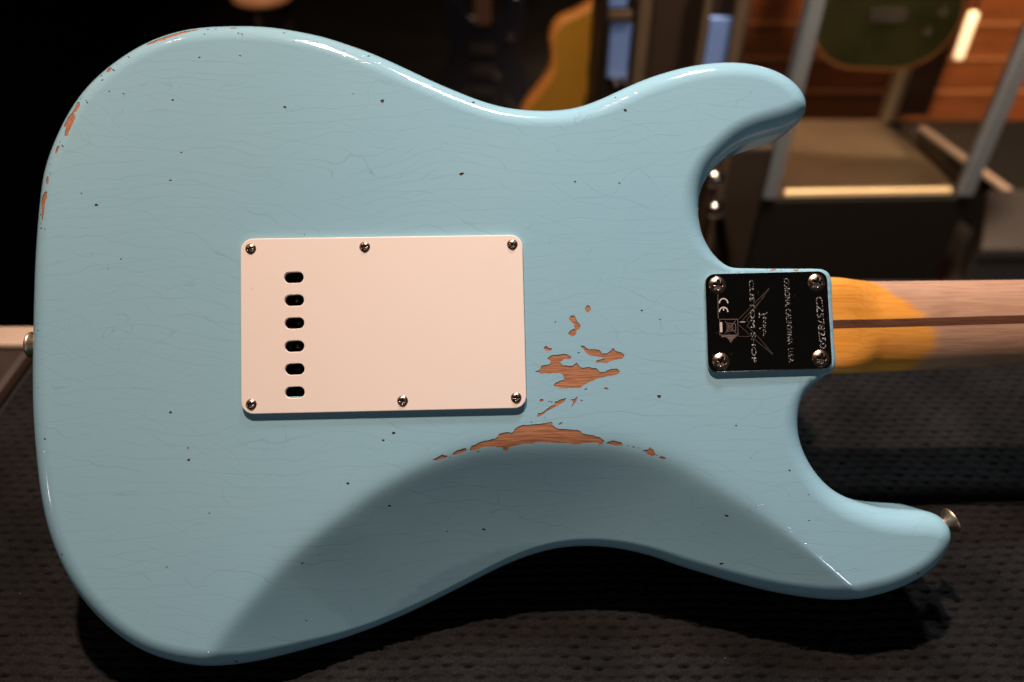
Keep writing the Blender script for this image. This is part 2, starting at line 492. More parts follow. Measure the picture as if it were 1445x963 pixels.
def normals_out(P):
    T = np.roll(P, -1, 0) - np.roll(P, 1, 0)
    T /= np.linalg.norm(T, axis=1)[:, None]
    # picture is traced clockwise on screen: outward is to the left of travel in (u,v up)
    return np.c_[-T[:, 1], T[:, 0]]
NO = normals_out(UV0)
outl = UV0.copy()
def sil(x, y, no, bd_, r):
    base = un(x, y, 12)
    m = float(((base - CLOC[:2]) * no).sum()) / (CLOC[2] + 12)
    phi = math.atan2(1, abs(m))
    dep = bd_ + r * (1 - math.cos(phi)) if m > 0 else THICK - r * (1 - math.cos(phi))
    return un(x, y, dep) + no * r * (1 - math.sin(phi)), m
keep_all = np.ones(len(outl), bool)
for it in range(5):
    bd = belly(outl)
    rb = RB * (1 - hf_d) + 2.2 * hf_d - 0.27 * np.clip(bd, 0, 30)
    newp = np.zeros_like(outl); mm = np.zeros(len(outl))
    for i in range(len(outl)):
        newp[i], mm[i] = sil(px_dense[i, 0], px_dense[i, 1], NO[i], bd[i], rb[i])
    # samples where the wall is seen edge-on carry no position: bridge them
    sg = mm > 0
    keep = np.ones(len(outl), bool)
    n_ = len(outl)
    for i in range(n_):
        if sg[i] != sg[(i + 1) % n_] and hf_d[i] < 0.3:
            lo_, hi_ = i, i + 1
            T = UV0[(i + 1) % n_] - UV0[i]; T /= np.linalg.norm(T)
            for _ in range(60):
                if (newp[hi_ % n_] - newp[lo_ % n_]) @ T > 9.0: break
                lo_ -= 1; hi_ += 1
            for k in range(lo_ + 1, hi_): keep[k % n_] = False
    idx_k = np.where(keep)[0]
    # refill the bridged samples with a smooth curve
    full = newp.copy()
    i = 0
    for i in range(len(idx_k)):
        a_, b_ = idx_k[i], idx_k[(i + 1) % len(idx_k)]
        gap = (b_ - a_) % n_
        if gap > 1:
            p0, p1 = newp[(a_ - 4) % n_], newp[a_]
            p2, p3 = newp[b_], newp[(b_ + 4) % n_]
            d = np.linalg.norm(p2 - p1)
            t1 = (p1 - p0) / np.linalg.norm(p1 - p0) * d; t2 = (p3 - p2) / np.linalg.norm(p3 - p2) * d
            for k in range(1, gap):
                t = k / gap
                full[(a_ + k) % n_] = (2*t**3-3*t*t+1)*p1 + (t**3-2*t*t+t)*t1 + (-2*t**3+3*t*t)*p2 + (t**3-t*t)*t2
    outl = full
    NO = normals_out(outl)
    for _ in range(3):
        NO = (np.roll(NO, 1, 0) + 2 * NO + np.roll(NO, -1, 0)) / 4
    NO /= np.linalg.norm(NO, axis=1)[:, None]
# even spacing, keep heel factor
cl = np.vstack([outl, outl[:1]])
sl = np.r_[0, np.cumsum(np.linalg.norm(np.diff(cl, axis=0), axis=1))]
NOUT = 760
tt = np.linspace(0, sl[-1], NOUT + 1)[:-1]
outl = np.c_[np.interp(tt, sl, cl[:, 0]), np.interp(tt, sl, cl[:, 1])]
hfo = np.interp(tt, sl, np.r_[hf_d, hf_d[:1]])
def smooth_loop(A, n, wgt=None):
    for _ in range(n):
        B = (np.roll(A, 1, 0) + 2 * A + np.roll(A, -1, 0)) / 4
        A = B if wgt is None else A * (1 - wgt) + B * wgt
    return A
outl = smooth_loop(outl, 10, (1 - np.clip(hfo, 0, 1))[:, None] * 0.9 + 0.02)
NO = smooth_loop(normals_out(outl), 3)
NO /= np.linalg.norm(NO, axis=1)[:, None]
bdo = belly(outl)
rbo = smooth_loop(RB * (1 - hfo) + 2.2 * hfo - 0.27 * np.clip(bdo, 0, 30), 6)

oA, oB = outl, np.roll(outl, -1, 0)
def surf(P):
    """depth below the back plane and normal (u,v,n) of the body's back at plan points"""
    P = np.atleast_2d(P)
    t, i, f = seg_dist(P, oA, oB)
    j = (i + 1) % NOUT
    r = rbo[i] * (1 - f) + rbo[j] * f
    nn = NO[i] * (1 - f)[:, None] + NO[j] * f[:, None]
    q = np.clip(r - t, 0, r)
    dep = r - np.sqrt(np.maximum(r * r - q * q, 0))
    sl_ = np.where(q > 0, q / np.sqrt(np.maximum(r * r - q * q, (0.03 * r) ** 2)), 0)
    b = belly(P)
    e = 0.15
    gx = (belly(P + [e, 0]) - belly(P - [e, 0])) / (2 * e)
    gy = (belly(P + [0, e]) - belly(P - [0, e])) / (2 * e)
    nv = np.c_[nn[:, 0] * sl_ + gx, nn[:, 1] * sl_ + gy, np.ones(len(P))]
    nv /= np.linalg.norm(nv, axis=1)[:, None]
    return b + dep, nv

# ---- base of the guitar: lowest point of the body in the world
low = []
for i in range(NOUT):
    for dep in (bdo[i] + rbo[i], THICK - rbo[i]):
        pw = P0 + (uW * outl[i, 0] + vW * outl[i, 1] - nW * dep) / 1000
        low.append((pw.z, outl[i, 0], outl[i, 1], dep))
low.sort()
CLOTH_Z = low[0][0] + 0.0008
BASE = np.array([low[0][1], low[0][2], -low[0][3]])
guitar = empty('electric_guitar')
rotm = Matrix((uW, vW, nW)).transposed()
bw = P0 + (uW * float(BASE[0]) + vW * float(BASE[1]) + nW * float(BASE[2])) / 1000
guitar.matrix_world = Matrix.Translation(bw) @ rotm.to_4x4()
tag(guitar, 'worn sky blue solid body electric guitar lying face down with its back to view', 'guitar')

def L3(u, v, wv=0.0):
    return ((u - BASE[0]) / 1000, (v - BASE[1]) / 1000, (wv - BASE[2]) / 1000)

# ------------------------------------------------------------------ paint chips (traced)
def jag(poly, amp=0.16, step=0.55):
    P = resample(np.array(poly), step)
    T = np.roll(P, -1, 0) - np.roll(P, 1, 0)
    T /= np.maximum(np.linalg.norm(T, axis=1), 1e-6)[:, None]
    n = np.c_[-T[:, 1], T[:, 0]]
    a = rng.normal(0, amp, len(P))
    a = 0.6 * a + 0.25 * np.roll(a, 1) + 0.25 * np.roll(a, -1)
    return P + n * a[:, None]

c14 = lambda pts, dep=0: Z(pts, 600, 420, 4.011, dep)
c15 = lambda pts, dep=3: Z(pts, 40, 120, 4.5875, dep)
c1 = lambda pts, dep=3: Z(pts, 0, 0, 3.008, dep)
c10 = lambda pts, dep=1: Z(pts, 980, 370, 5.667, dep)
CH = [
 c14([(903,62),(918,42),(932,50),(938,70),(925,85),(908,82)]),
 c14([(812,125),(822,104),(838,98),(852,112),(860,135),(880,158),(876,178),(858,184),(850,215),(830,222),(808,205),(822,186),(845,178),(842,150),(828,138)]),
 c14([(670,285),(683,273),(700,286),(720,290),(712,302),(690,304),(676,297)]),
 c14([(880,272),(900,276),(925,295),(960,292),(990,300),(1000,315),(1030,316),(1050,300),(1065,288),(1080,305),(1110,310),(1130,330),(1115,348),(1085,352),(1060,358),(1035,370),(965,370),(970,356),(1000,350),(1018,342),(990,336),(950,332),(915,320),(900,300),(882,282)]),
 c14([(690,345),(710,328),(760,322),(800,320),(828,338),(820,350),(780,354),(765,370),(775,385),(830,388),(855,370),(885,398),(930,395),(975,405),(990,425),(1020,420),(1050,405),(1090,403),(1102,420),(1085,438),(1020,450),(985,455),(940,475),(900,495),(870,515),(810,514),(770,517),(725,498),(740,480),(785,465),(782,440),(760,428),(700,430),(655,432),(618,418),(650,410),(655,388),(705,378),(712,362)]),
 c14([(1008,514),(1025,507),(1040,518),(1025,524)]),
 c14([(645,583),(655,573),(672,578),(668,590),(650,590)]),
 c14([(633,672),(640,655),(665,650),(700,622),(730,605),(735,590),(760,580),(795,570),(790,590),(765,605),(735,622),(690,645),(662,668),(640,678)]),
 c14([(820,578),(845,575),(862,560),(858,585),(828,622),(838,590)]),
 c14([(252,860),(265,840),(310,818),(350,808),(400,795),(420,770),(445,762),(495,765),(510,740),(545,722),(610,718),(665,712),(712,703),(720,725),(745,740),(800,745),(870,750),(888,770),(940,780),(985,790),(1015,812),(1000,830),(950,822),(900,825),(850,832),(800,825),(720,822),(650,820),(590,830),(540,832),(500,842),(475,850),(460,872),(440,865),(440,850),(400,845),(340,845),(300,858),(262,868)], 2),
 c14([(155,885),(175,868),(230,850),(236,865),(200,882),(160,893)], 1.5),
 c14([(42,918),(80,898),(95,888),(128,898),(110,910),(60,922)], 1.5),
 c14([(1020,822),(1060,808),(1110,820),(1118,836),(1080,840),(1040,830)], 1.5),
 c14([(1230,865),(1260,860),(1272,847),(1290,865),(1302,890),(1285,900),(1255,885)], 1.5),
 c14([(1320,905),(1335,897),(1365,910),(1345,917)], 1.5),
 c14([(752,718),(765,708),(780,708),(765,722)]),
 c15([(315,110),(338,112),(345,140),(325,175),(305,185),(315,220),(290,280),(270,325),(255,345),(243,330),(245,300),(250,280),(228,270),(245,235),(250,210),(285,180),(300,155)], 2.0),
 c15([(178,440),(185,405),(205,393),(208,410),(195,440),(183,452)], 1.5),
 c15([(116,625),(128,592),(140,606),(142,640),(128,650)], 2.2),
 c15([(80,740),(95,715),(115,692),(130,700),(132,735),(115,760),(110,830),(98,890),(90,870),(88,830),(85,780)], 2.2),
 c1([(622,188),(662,170),(720,149),(790,131),(846,125),(846,129),(800,141),(740,160),(670,185),(632,195)], 3),
 c1([(450,300),(462,284),(477,290),(472,306),(456,312)], 2),
 c1([(975,118),(1005,116),(1000,123),(980,123)], 3),
 c10([(600,70),(620,60),(660,58),(640,72),(615,76)], 0.6),
 c10([(785,66),(830,60),(825,76),(795,73)], 0.6),
]
chips = [jag(c, 0.15 if len(c) > 8 else 0.08) for c in CH]
# flakes broken off around the larger patches and along the worn rim
def flake(c, r):
    n = rng.integers(5, 8); ph = rng.uniform(-0.6, 0.6); asp = rng.uniform(0.35, 0.8)
    P = []
    for k in range(n):
        a = 2 * math.pi * k / n; q = r * rng.uniform(0.6, 1.2)
        x, y = q * math.cos(a), q * math.sin(a) * asp
        P.append((c[0] + x * math.cos(ph) - y * math.sin(ph), c[1] + x * math.sin(ph) + y * math.cos(ph)))
    return np.array(P)
fl_px = [(1145,840,3.5),(1178,847,3),(1206,852,3),(905,520,4),(700,588,4),(716,592,5),(882,583,5),(868,315,4),(676,680,3),(300,872,4),(140,905,3),(985,838,3),(1308,893,3),(738,140,3),(600,705,3)]
for x, y, r in fl_px: chips.append(flake(un(600 + x / 4.011, 420 + y / 4.011, 1.0), r / 4.011 * 0.4 + 0.22))
rim_px = [(228,397,5),(338,92,4),(372,40,4),(142,518,4),(75,840,5),(78,900,5),(85,930,7),(118,938,5),(385,112,6),(355,80,4),(150,575,4),(210,375,3)]
for x, y, r in rim_px: chips.append(flake(un(40 + x / 4.5875, 120 + y / 4.5875, 2.0), r / 4.5875 * 0.4 + 0.2))
for x, y, r in [(430,322,6),(440,345,7),(484,300,5),(497,275,3),(545,242,4),(700,172,4),(880,124,5),(915,121,4),(1015,146,5),(1030,150,5),(1205,140,6)]:
    chips.append(flake(un(x / 3.008, y / 3.008, 2.0), r / 3.008 * 0.4 + 0.15))
for x, y, r in [(575,66,8),(690,68,7)]: chips.append(flake(un(980 + x / 5.667, 370 + y / 5.667, 0.6), r / 5.667 * 0.4))
DING = []
for pts, x0, y0, s in [
 ([(847,246,7),(735,426,8),(1210,457,7),(525,399,6),(770,649,5),(724,767,6),(411,872,6),(1020,238,5),(866,143,5),(745,163,4),(465,390,3),(1010,143,4),(1028,150,4),
   (483,300,4),(432,340,5),(545,241,3),(372,437,5),(268,622,3),(347,823,3)], 0, 0, 3.008),
 ([(178,431,8),(565,428,9),(515,740,9),(997,773,6),(1185,779,7),(1210,470,8),(1172,407,4),(55,400,3),(118,230,5),(15,212,4)], 480, 0, 3.008),
 ([(515,138,6),(459,181,4),(725,788,6),(190,902,7),(800,940,6),(155,440,5),(155,410,3),(1293,34,4),(157,683,3)], 0, 320, 3.008),
 ([(1280,356,6),(1357,394,5),(1353,721,8),(228,876,7),(184,907,6),(913,405,3),(1010,536,4),(1045,690,4),(1245,935,4)], 480, 320, 3.008),
 ([(233,837,4)], 960, 320, 2.979),
 ([(795,28,9),(882,251,7),(1272,462,5),(1290,703,5),(255,428,5),(703,478,4),(988,881,6),(1345,426,3)], 0, 640, 2.981),
 ([(32,127,7),(207,220,8),(603,321,7),(450,330,3)], 480, 640, 2.981),
 ([(458,72,6),(193,262,9),(173,464,7),(540,282,4),(539,173,3),(1005,507,5),(295,20,3)], 960, 640, 2.979)]:
    for x, y, rr_ in pts:
        c = un(x0 + x / s, y0 + y / s, 1.0)
        bb = float(belly(c)[0])
        c = un(x0 + x / s, y0 + y / s, bb + 0.3)
        r = max(rr_ / s * 0.37 * random.uniform(0.7, 1.25), 0.38)
        n = 8
        asp = random.uniform(0.55, 0.9); ph = random.uniform(-0.5, 0.5)
        poly = []
        for k in range(n):
            a = 2 * math.pi * k / n
            q = r * random.uniform(0.65, 1.15)
            xx, yy = q * math.cos(a) * 1.1, q * math.sin(a) * asp
            poly.append((c[0] + xx * math.cos(ph) - yy * math.sin(ph), c[1] + xx * math.sin(ph) + yy * math.cos(ph)))
        DING.append(np.array(poly))
# ------------------------------------------------------------------ cavity under the cover
CV = [un(339.3, 337.2, -2.3), un(737, 331.5, -2.3), un(743.2, 576.2, -2.3), un(340.3, 585, -2.3)]
def inset_quad(Q, a):
    Q = [np.array(q) for q in Q]
    c = sum(Q) / 4
    return [q + (c - q) / np.linalg.norm(c - q) * a for q in Q]
cav = inset_quad(CV, 16)

# ------------------------------------------------------------------ body mesh
pts = [tuple(p) for p in outl]
edges = [(i, (i + 1) % NOUT) for i in range(NOUT)]
for fr in (0.02, 0.07, 0.15, 0.26, 0.40, 0.56, 0.73, 0.88, 1.0, 1.12):
    for i in range(0, NOUT):
        if fr > 0.5 and hfo[i] > 0.5 and i % 2: continue
        p = outl[i] - NO[i] * rbo[i] * fr
        pts.append(tuple(p))
ring_n = len(pts)
umin, vmin = outl.min(0); umax, vmax = outl.max(0)
gr = []
stp = 3.0
for a, v in enumerate(np.arange(vmin, vmax, stp * 0.87)):
    for u in np.arange(umin, umax, stp):
        gr.append((u + (stp / 2 if a % 2 else 0), v))
gr = np.array(gr)
gr = gr[pip(gr[:, 0], gr[:, 1], outl)]
t_, i_, _ = seg_dist(gr, oA, oB)
gr = gr[t_ > rbo[i_] * 1.12 + 1.2]
# crease lines for a clean ridge
cn = np.gradient(crease, axis=0); cn /= np.linalg.norm(cn, axis=1)[:, None]
cn = np.c_[-cn[:, 1], cn[:, 0]]
cp = []
for off in (-9, -6, -4, -2.6, -1.5, -0.7, 0, 0.7, 1.5, 2.6, 4, 6, 9):
    cp.append(crease + cn * off)
cp = np.vstack(cp)
cp = cp[pip(cp[:, 0], cp[:, 1], outl)]
t_, i_, _ = seg_dist(cp, oA, oB)
cp = cp[t_ > rbo[i_] * 1.12 + 0.4]
d_, _, _ = seg_dist(gr, crease[:-1], crease[1:])
gr = gr[d_ > 9.5]
pts += [tuple(p) for p in gr] + [tuple(p) for p in cp]
def addloop(poly):
    b0 = len(pts)
    pts.extend(tuple(p) for p in poly)
    n = len(poly)
    edges.extend((b0 + k, b0 + (k + 1) % n) for k in range(n))
regions = []
def inside_ok(poly):
    t, _, _ = seg_dist(np.array(poly), oA, oB)
    return pip(np.array(poly)[:, 0], np.array(poly)[:, 1], outl).all() and t.min() > 0.02
def clampin(poly):
    """pull points that fall beyond the outline back inside"""
    P = np.array(poly)
    t, i, f = seg_dist(P, oA, oB)
    ins = pip(P[:, 0], P[:, 1], outl)
    bad = (~ins) | (t < 0.06)
    near = oA[i] + (oB[i] - oA[i]) * f[:, None]
    P[bad] = (near - NO[i] * 0.08)[bad]
    return P
chips = [clampin(c) for c in chips]
DING = [clampin(c) for c in DING]
for c in chips: addloop(c)
for c in DING: addloop(c)
addloop(cav)
vo, eo, fo, *_ = delaunay_2d_cdt([Vector(p) for p in pts], edges, [], 0, 1e-5)
VO = np.array([(v.x, v.y) for v in vo])
FO = np.array([tuple(f) for f in fo])
cen = VO[FO].mean(1)
reg = np.where(pip(cen[:, 0], cen[:, 1], outl), 0, -1)
for k, c in enumerate(chips): reg[(reg == 0) & pip(cen[:, 0], cen[:, 1], c)] = 1 + k
for k, c in enumerate(DING):
    lo, hi = c.min(0), c.max(0)
    s_ = np.where((reg == 0) & (cen[:, 0] > lo[0]) & (cen[:, 0] < hi[0]) & (cen[:, 1] > lo[1]) & (cen[:, 1] < hi[1]))[0]
    if len(s_): reg[s_[pip(cen[s_, 0], cen[s_, 1], c)]] = 1001 + k
reg[(reg == 0) & pip(cen[:, 0], cen[:, 1], cav)] = 5000
DEP, NRM = surf(VO)
t_all, i_all, f_all = seg_dist(VO, oA, oB)

# orient all triangles to face +n
A, B, C_ = VO[FO[:, 0]], VO[FO[:, 1]], VO[FO[:, 2]]
ar = (B[:, 0] - A[:, 0]) * (C_[:, 1] - A[:, 1]) - (B[:, 1] - A[:, 1]) * (C_[:, 0] - A[:, 0])
FO[ar < 0] = FO[ar < 0][:, [0, 2, 1]]

def sub_mesh(fidx):
    F = FO[fidx]
    used = np.unique(F)
    mp = -np.ones(len(VO), int); mp[used] = np.arange(len(used))
    return used, mp[F]

used, F = sub_mesh(np.where(reg == 0)[0])
V = [L3(VO[k, 0], VO[k, 1], -DEP[k]) for k in used]
NR = [tuple(NRM[k]) for k in used]
faces = [tuple(f) for f in F]
# outer ring -> side wall -> front edge -> front face
def ring_add(lst, nrm):
    b0 = len(V); V.extend(lst); NR.extend(nrm); return list(range(b0, b0 + NOUT))
top = ring_add([L3(outl[i, 0], outl[i, 1], -(bdo[i] + rbo[i])) for i in range(NOUT)], [(NO[i, 0], NO[i, 1], 0.02) for i in range(NOUT)])
rings = [top]
rf = rbo * 0.95
for ph in (0, 20, 40, 60, 75, 90):
    a = math.radians(ph)
    rings.append(ring_add([L3(outl[i, 0] - NO[i, 0] * rf[i] * (1 - math.cos(a)), outl[i, 1] - NO[i, 1] * rf[i] * (1 - math.cos(a)),
                               -(THICK - rf[i] * (1 - math.sin(a)))) for i in range(NOUT)],
                          [(NO[i, 0] * math.cos(a), NO[i, 1] * math.cos(a), -math.sin(a)) for i in range(NOUT)]))
for a_, b_ in zip(rings[:-1], rings[1:]):
    for i in range(NOUT):
        j = (i + 1) % NOUT
        faces.append((a_[i], a_[j], b_[j], b_[i]))
fr_p = [Vector(V[k][:2]) * 1000 for k in rings[-1]]
v2, e2_, f2, ov, *_ = delaunay_2d_cdt(fr_p, [(i, (i + 1) % NOUT) for i in range(NOUT)], [], 0, 1e-5)
v2a = np.array([(v.x, v.y) for v in v2]); f2 = np.array([tuple(f) for f in f2])
ce2 = v2a[f2].mean(1)
okf = pip(ce2[:, 0], ce2[:, 1], np.array([(v.x, v.y) for v in fr_p]))
b0f = len(V)
V.extend((v.x / 1000, v.y / 1000, V[rings[-1][0]][2]) for v in v2); NR.extend([(0, 0, -1)] * len(v2))
FRONT0 = len(faces)
faces += [(b0f + int(f[0]), b0f + int(f[2]), b0f + int(f[1])) for f in f2[okf]]
me = bpy.data.meshes.new('body')
me.from_pydata(V, [], faces)
me.materials.append(M['paint'])
bmx = bmesh.new(); bmx.from_mesh(me)
wall = [f for f in bmx.faces if len(f.verts) != 3]
for f in wall:
    f.normal_update()
    i0 = f.verts[0].index
    if f.normal.dot(Vector(NR[i0])) < 0: f.normal_flip()
bmx.to_mesh(me); bmx.free()
me.polygons.foreach_set('use_smooth', [True] * len(me.polygons))
me.normals_split_custom_set_from_vertices(NR)
me.update()
body = bpy.data.objects.new('body', me)
COL.objects.link(body); body.parent = guitar
body['label'] = 'worn sky blue body with bare wood patches and fine finish cracks'

def pit(name, fidx, depth, floor_mat, wall_mat):
    used, F = sub_mesh(fidx)
    n = len(used)
    V, mids = [], []
    for k in used:
        V.append(L3(VO[k, 0] - NRM[k, 0] * depth, VO[k, 1] - NRM[k, 1] * depth, -DEP[k] - NRM[k, 2] * depth))
    faces = [tuple(f) for f in F]; mids = [0] * len(faces)
    cnt = {}
    for f in faces:
        for a, b in ((f[0], f[1]), (f[1], f[2]), (f[2], f[0])):
            cnt[(a, b)] = 1
    bnd = [(a, b) for (a, b) in cnt if (b, a) not in cnt]
    up = {}
    for a, b in bnd:
        for x in (a, b):
            if x not in up:
                k = used[x]; up[x] = len(V)
                V.append(L3(VO[k, 0], VO[k, 1], -DEP[k]))
        faces.append((up[a], up[b], b, a)); mids.append(1)
    return mesh_obj(name, V, faces, None, body, mats=[floor_mat, wall_mat], mids=mids)
for k in range(len(chips)):
    fi = np.where(reg == 1 + k)[0]
    if len(fi): pit('bare_wood_patch', fi, 0.24, M['alder'], M['chip_edge'])
for k in range(len(DING)):
    fi = np.where(reg == 1001 + k)[0]
    if len(fi): pit('ding', fi, 0.38, M['ding'], M['chip_edge'])
# cavity box
cq = [np.array(c) for c in cav]
Vc = [L3(p[0], p[1], 0) for p in cq] + [L3(p[0], p[1], -34) for p in cq]
mesh_obj('spring_cavity', Vc, [(0, 1, 5, 4), (1, 2, 6, 5), (2, 3, 7, 6), (3, 0, 4, 7), (4, 5, 6, 7)], M['cavity'], body)

# ------------------------------------------------------------------ plates
def round_quad(Q, r, seg=8):
    Q = [np.array(q) for q in Q]
    out = []
    for i in range(4):
        p, a, b = Q[i], Q[i - 1], Q[(i + 1) % 4]
        da, db = (a - p) / np.linalg.norm(a - p), (b - p) / np.linalg.norm(b - p)
        s, e = p + da * r, p + db * r
        for k in range(seg + 1):
            t = k / seg
            ang = t * math.pi / 2
            # quarter arc in the (da,db) frame
            out.append(p + da * r * (1 - math.sin(ang)) + db * r * (1 - math.cos(ang)))
    return np.array(out)

def inset_loop(P, d):
    n = len(P)
    T = np.roll(P, -1, 0) - np.roll(P, 1, 0)
    T /= np.linalg.norm(T, axis=1)[:, None]
    nn = np.c_[-T[:, 1], T[:, 0]]
    c = P.mean(0)
    if ((c - P) * nn).sum() < 0: nn = -nn
    return P + nn * d

def plate(name, loop, z0, z1, bev, mat, holes=(), hole_bev=0.25):
    V, Fc = [], []
    n = len(loop)
    def ring(P, z):
        b0 = len(V)
        V.extend(L3(p[0], p[1], z) for p in P)
        return list(range(b0, b0 + len(P)))
    R = [ring(loop, z0), ring(loop, z1 - bev)]
    for ph in (30, 60, 90):
        a = math.radians(ph)
        R.append(ring(inset_loop(loop, bev * (1 - math.cos(a))), z1 - bev * (1 - math.sin(a))))
    for a_, b_ in zip(R[:-1], R[1:]):
        for i in range(n):
            j = (i + 1) % n
            Fc.append((a_[i], a_[j], b_[j], b_[i]))
    outer = inset_loop(loop, bev)
    P = [tuple(p) for p in outer]; E = [(i, (i + 1) % n) for i in range(n)]
    hl = []
    for h in holes:
        hb = inset_loop(h, -hole_bev)
        b0 = len(P); P += [tuple(p) for p in hb]; m = len(hb)
        E += [(b0 + k, b0 + (k + 1) % m) for k in range(m)]
        hl.append((hb, h))
    vo, eo, fo, *_ = delaunay_2d_cdt([Vector(p) for p in P], E, [], 0, 1e-6)
    vv = np.array([(v.x, v.y) for v in vo]); ff = np.array([tuple(f) for f in fo])
    ce = vv[ff].mean(1)
    keep = pip(ce[:, 0], ce[:, 1], outer)
    for hb, h in hl: keep &= ~pip(ce[:, 0], ce[:, 1], hb)
    b0 = len(V)
    V.extend(L3(p[0], p[1], z1) for p in vv)
    Fc += [tuple(b0 + int(i) for i in f) for f in ff[keep]]
    for hb, h in hl:
        m = len(hb)
        rr = [ring(hb, z1), ring(h, z1 - hole_bev), ring(h, z0)]
        for a_, b_ in zip(rr[:-1], rr[1:]):
            for i in range(m):
                j = (i + 1) % m
                Fc.append((a_[i], a_[j], b_[j], b_[i]))
    o = mesh_obj(name, V, Fc, mat, guitar)
    bm = bmesh.new(); bm.from_mesh(o.data)
    bmesh.ops.remove_doubles(bm, verts=bm.verts[:], dist=1e-6)
    bmesh.ops.recalc_face_normals(bm, faces=bm.faces[:])
    bm.to_mesh(o.data); bm.free()
    return o

slots = []
for (x, y) in [(414.6,391.8),(415.2,424),(415.5,456.3),(415.5,488.9),(415.8,521.2),(416,554)]:
    c = un(x, y, -2.3)
    hw, hh = 27 / 2 * 0.3655, 16 / 2 * 0.3655
    ax = np.array(CV[1]) - np.array(CV[0]); ax /= np.linalg.norm(ax); ay = np.array([-ax[1], ax[0]])
    L_ = []
    for k in range(20):
        a = 2 * math.pi * k / 20
        cx = (hw - hh) * (1 if math.cos(a) >= 0 else -1)
        L_.append(c + ax * (cx + hh * math.cos(a)) + ay * hh * math.sin(a))
    slots.append(np.array(L_))
cover = plate('tremolo_cover', round_quad(CV, 6.2), 0.05, 2.3, 0.45, M['cover'], slots)
cover['label'] = 'cream plastic back cover plate with six oval string slots'
# faint scuffs on the cover
for (x, y, a, l) in [(356, 408, -42, 7), (384, 393, 8, 6), (376, 470, 25, 9), (517, 508, -60, 5), (640, 505, 50, 5)]:
    c = un(x, y, -2.3); a = math.radians(a); l *= 0.367
    d = np.array([math.cos(a), math.sin(a)]); nn = np.array([-d[1], d[0]])
    wd = 0.10 if x == 356 else 0.05
    P = [c - d * l / 2, c + nn * wd - d * l * .1, c + d * l / 2, c - nn * wd + d * l * .1]
    if 'scuff' not in M:
        M['scuff'] = simple('cover_scuff', (0.30, 0.22, 0.18), 0.6)
        M['scuff2'] = simple('cover_scuff_faint', (0.70, 0.56, 0.48), 0.5)
    mesh_obj('scuff', [L3(p[0], p[1], 2.306) for p in P], [(0, 3, 2, 1)], M['scuff'] if x == 356 else M['scuff2'], cover)

# tremolo block and string ball ends seen in the slots
bx_ = [un(398, 372, 8), un(440, 372, 8), un(440, 574, 8), un(398, 574, 8)]
blk = plate('tremolo_block', round_quad(bx_, 1.0, 3), -30, -9, 0.4, M['block'],
            [np.array([un(419.5 + 0.3 * k, 391.8 + 32.4 * k, 9) + 3.3 * np.array([math.cos(a), math.sin(a)]) for a in np.linspace(0, 2 * math.pi, 17)[:-1]]) for k in range(6)])
Vb, Fb = [], []
bm = bmesh.new(); bmesh.ops.create_uvsphere(bm, u_segments=14, v_segments=8, radius=0.0019)
ball_me = bpy.data.meshes.new('string_ball'); bm.to_mesh(ball_me); bm.free(); ball_me.materials.append(M['brass'])
for k in range(6):
    o = bpy.data.objects.new('string_ball', ball_me); COL.objects.link(o); o.parent = blk
    c = un(419.5 + 0.3 * k, 391.8 + 32.4 * k, 12)
    o.location = L3(c[0], c[1], -12 if k in (1, 5, 3) else -15)

# screws
def screw_mesh(name, R, hgt, cross):
    seg, rn = 72, 22
    V, Fc, mid = [(0, 0, hgt - cross * 0.55)], [], []
    depth = cross * 0.55
    def h(r, a):
        z = hgt * (1 - (r / R) ** 2.3)
        x, y = r * math.cos(a), r * math.sin(a)
        wv, lv = R * 0.17, R * 0.56
        ins = min(max(wv - abs(y), -1) if abs(x) < lv else -1, 9), min(max(wv - abs(x), -1) if abs(y) < lv else -1, 9)
        t = max(ins)
        if t > 0:
            return min(z, hgt - depth * min(1, t / (0.05 * R)) * (1 - 0.45 * r / (R * 0.56))), True
        return z, False
    inside = [True]
    for i in range(1, rn + 1):
        r = R * i / rn
        for k in range(seg):
            a = 2 * math.pi * k / seg
            z, s = h(r, a)
            V.append((r * math.cos(a), r * math.sin(a), z)); inside.append(s)
    for k in range(seg):
        V.append((R * math.cos(2 * math.pi * k / seg), R * math.sin(2 * math.pi * k / seg), -0.0006)); inside.append(False)
    for k in range(seg):
        Fc.append((0, 1 + k, 1 + (k + 1) % seg)); mid.append(1)
    for i in range(1, rn + 1):
        for k in range(seg):
            a, b = 1 + (i - 1) * seg + k, 1 + (i - 1) * seg + (k + 1) % seg
            c, d = 1 + i * seg + (k + 1) % seg, 1 + i * seg + k
            Fc.append((a, d, c, b)); mid.append(1 if sum(inside[q] for q in (a, b, c, d)) >= 3 else 0)
    me = bpy.data.meshes.new(name)
    me.from_pydata(V, [], Fc)
    me.materials.append(M['screw']); me.materials.append(M['recess'])
    me.polygons.foreach_set('material_index', mid)
    me.polygons.foreach_set('use_smooth', [m == 0 for m in mid])
    me.update()
    return me
sm_small = screw_mesh('cover_screw', 0.0028, 0.0013, 0.0022)
for (x, y) in [(353.3,351),(514.5,348.5),(723,345),(354,571),(568,566),(728.5,561.5)]:
    o = bpy.data.objects.new('cover_screw', sm_small); COL.objects.link(o); o.parent = guitar
    c = un(x, y, -2.8)
    o.location = L3(c[0], c[1], 2.32)
    o.rotation_euler = (0, 0, random.uniform(-0.5, 0.5))

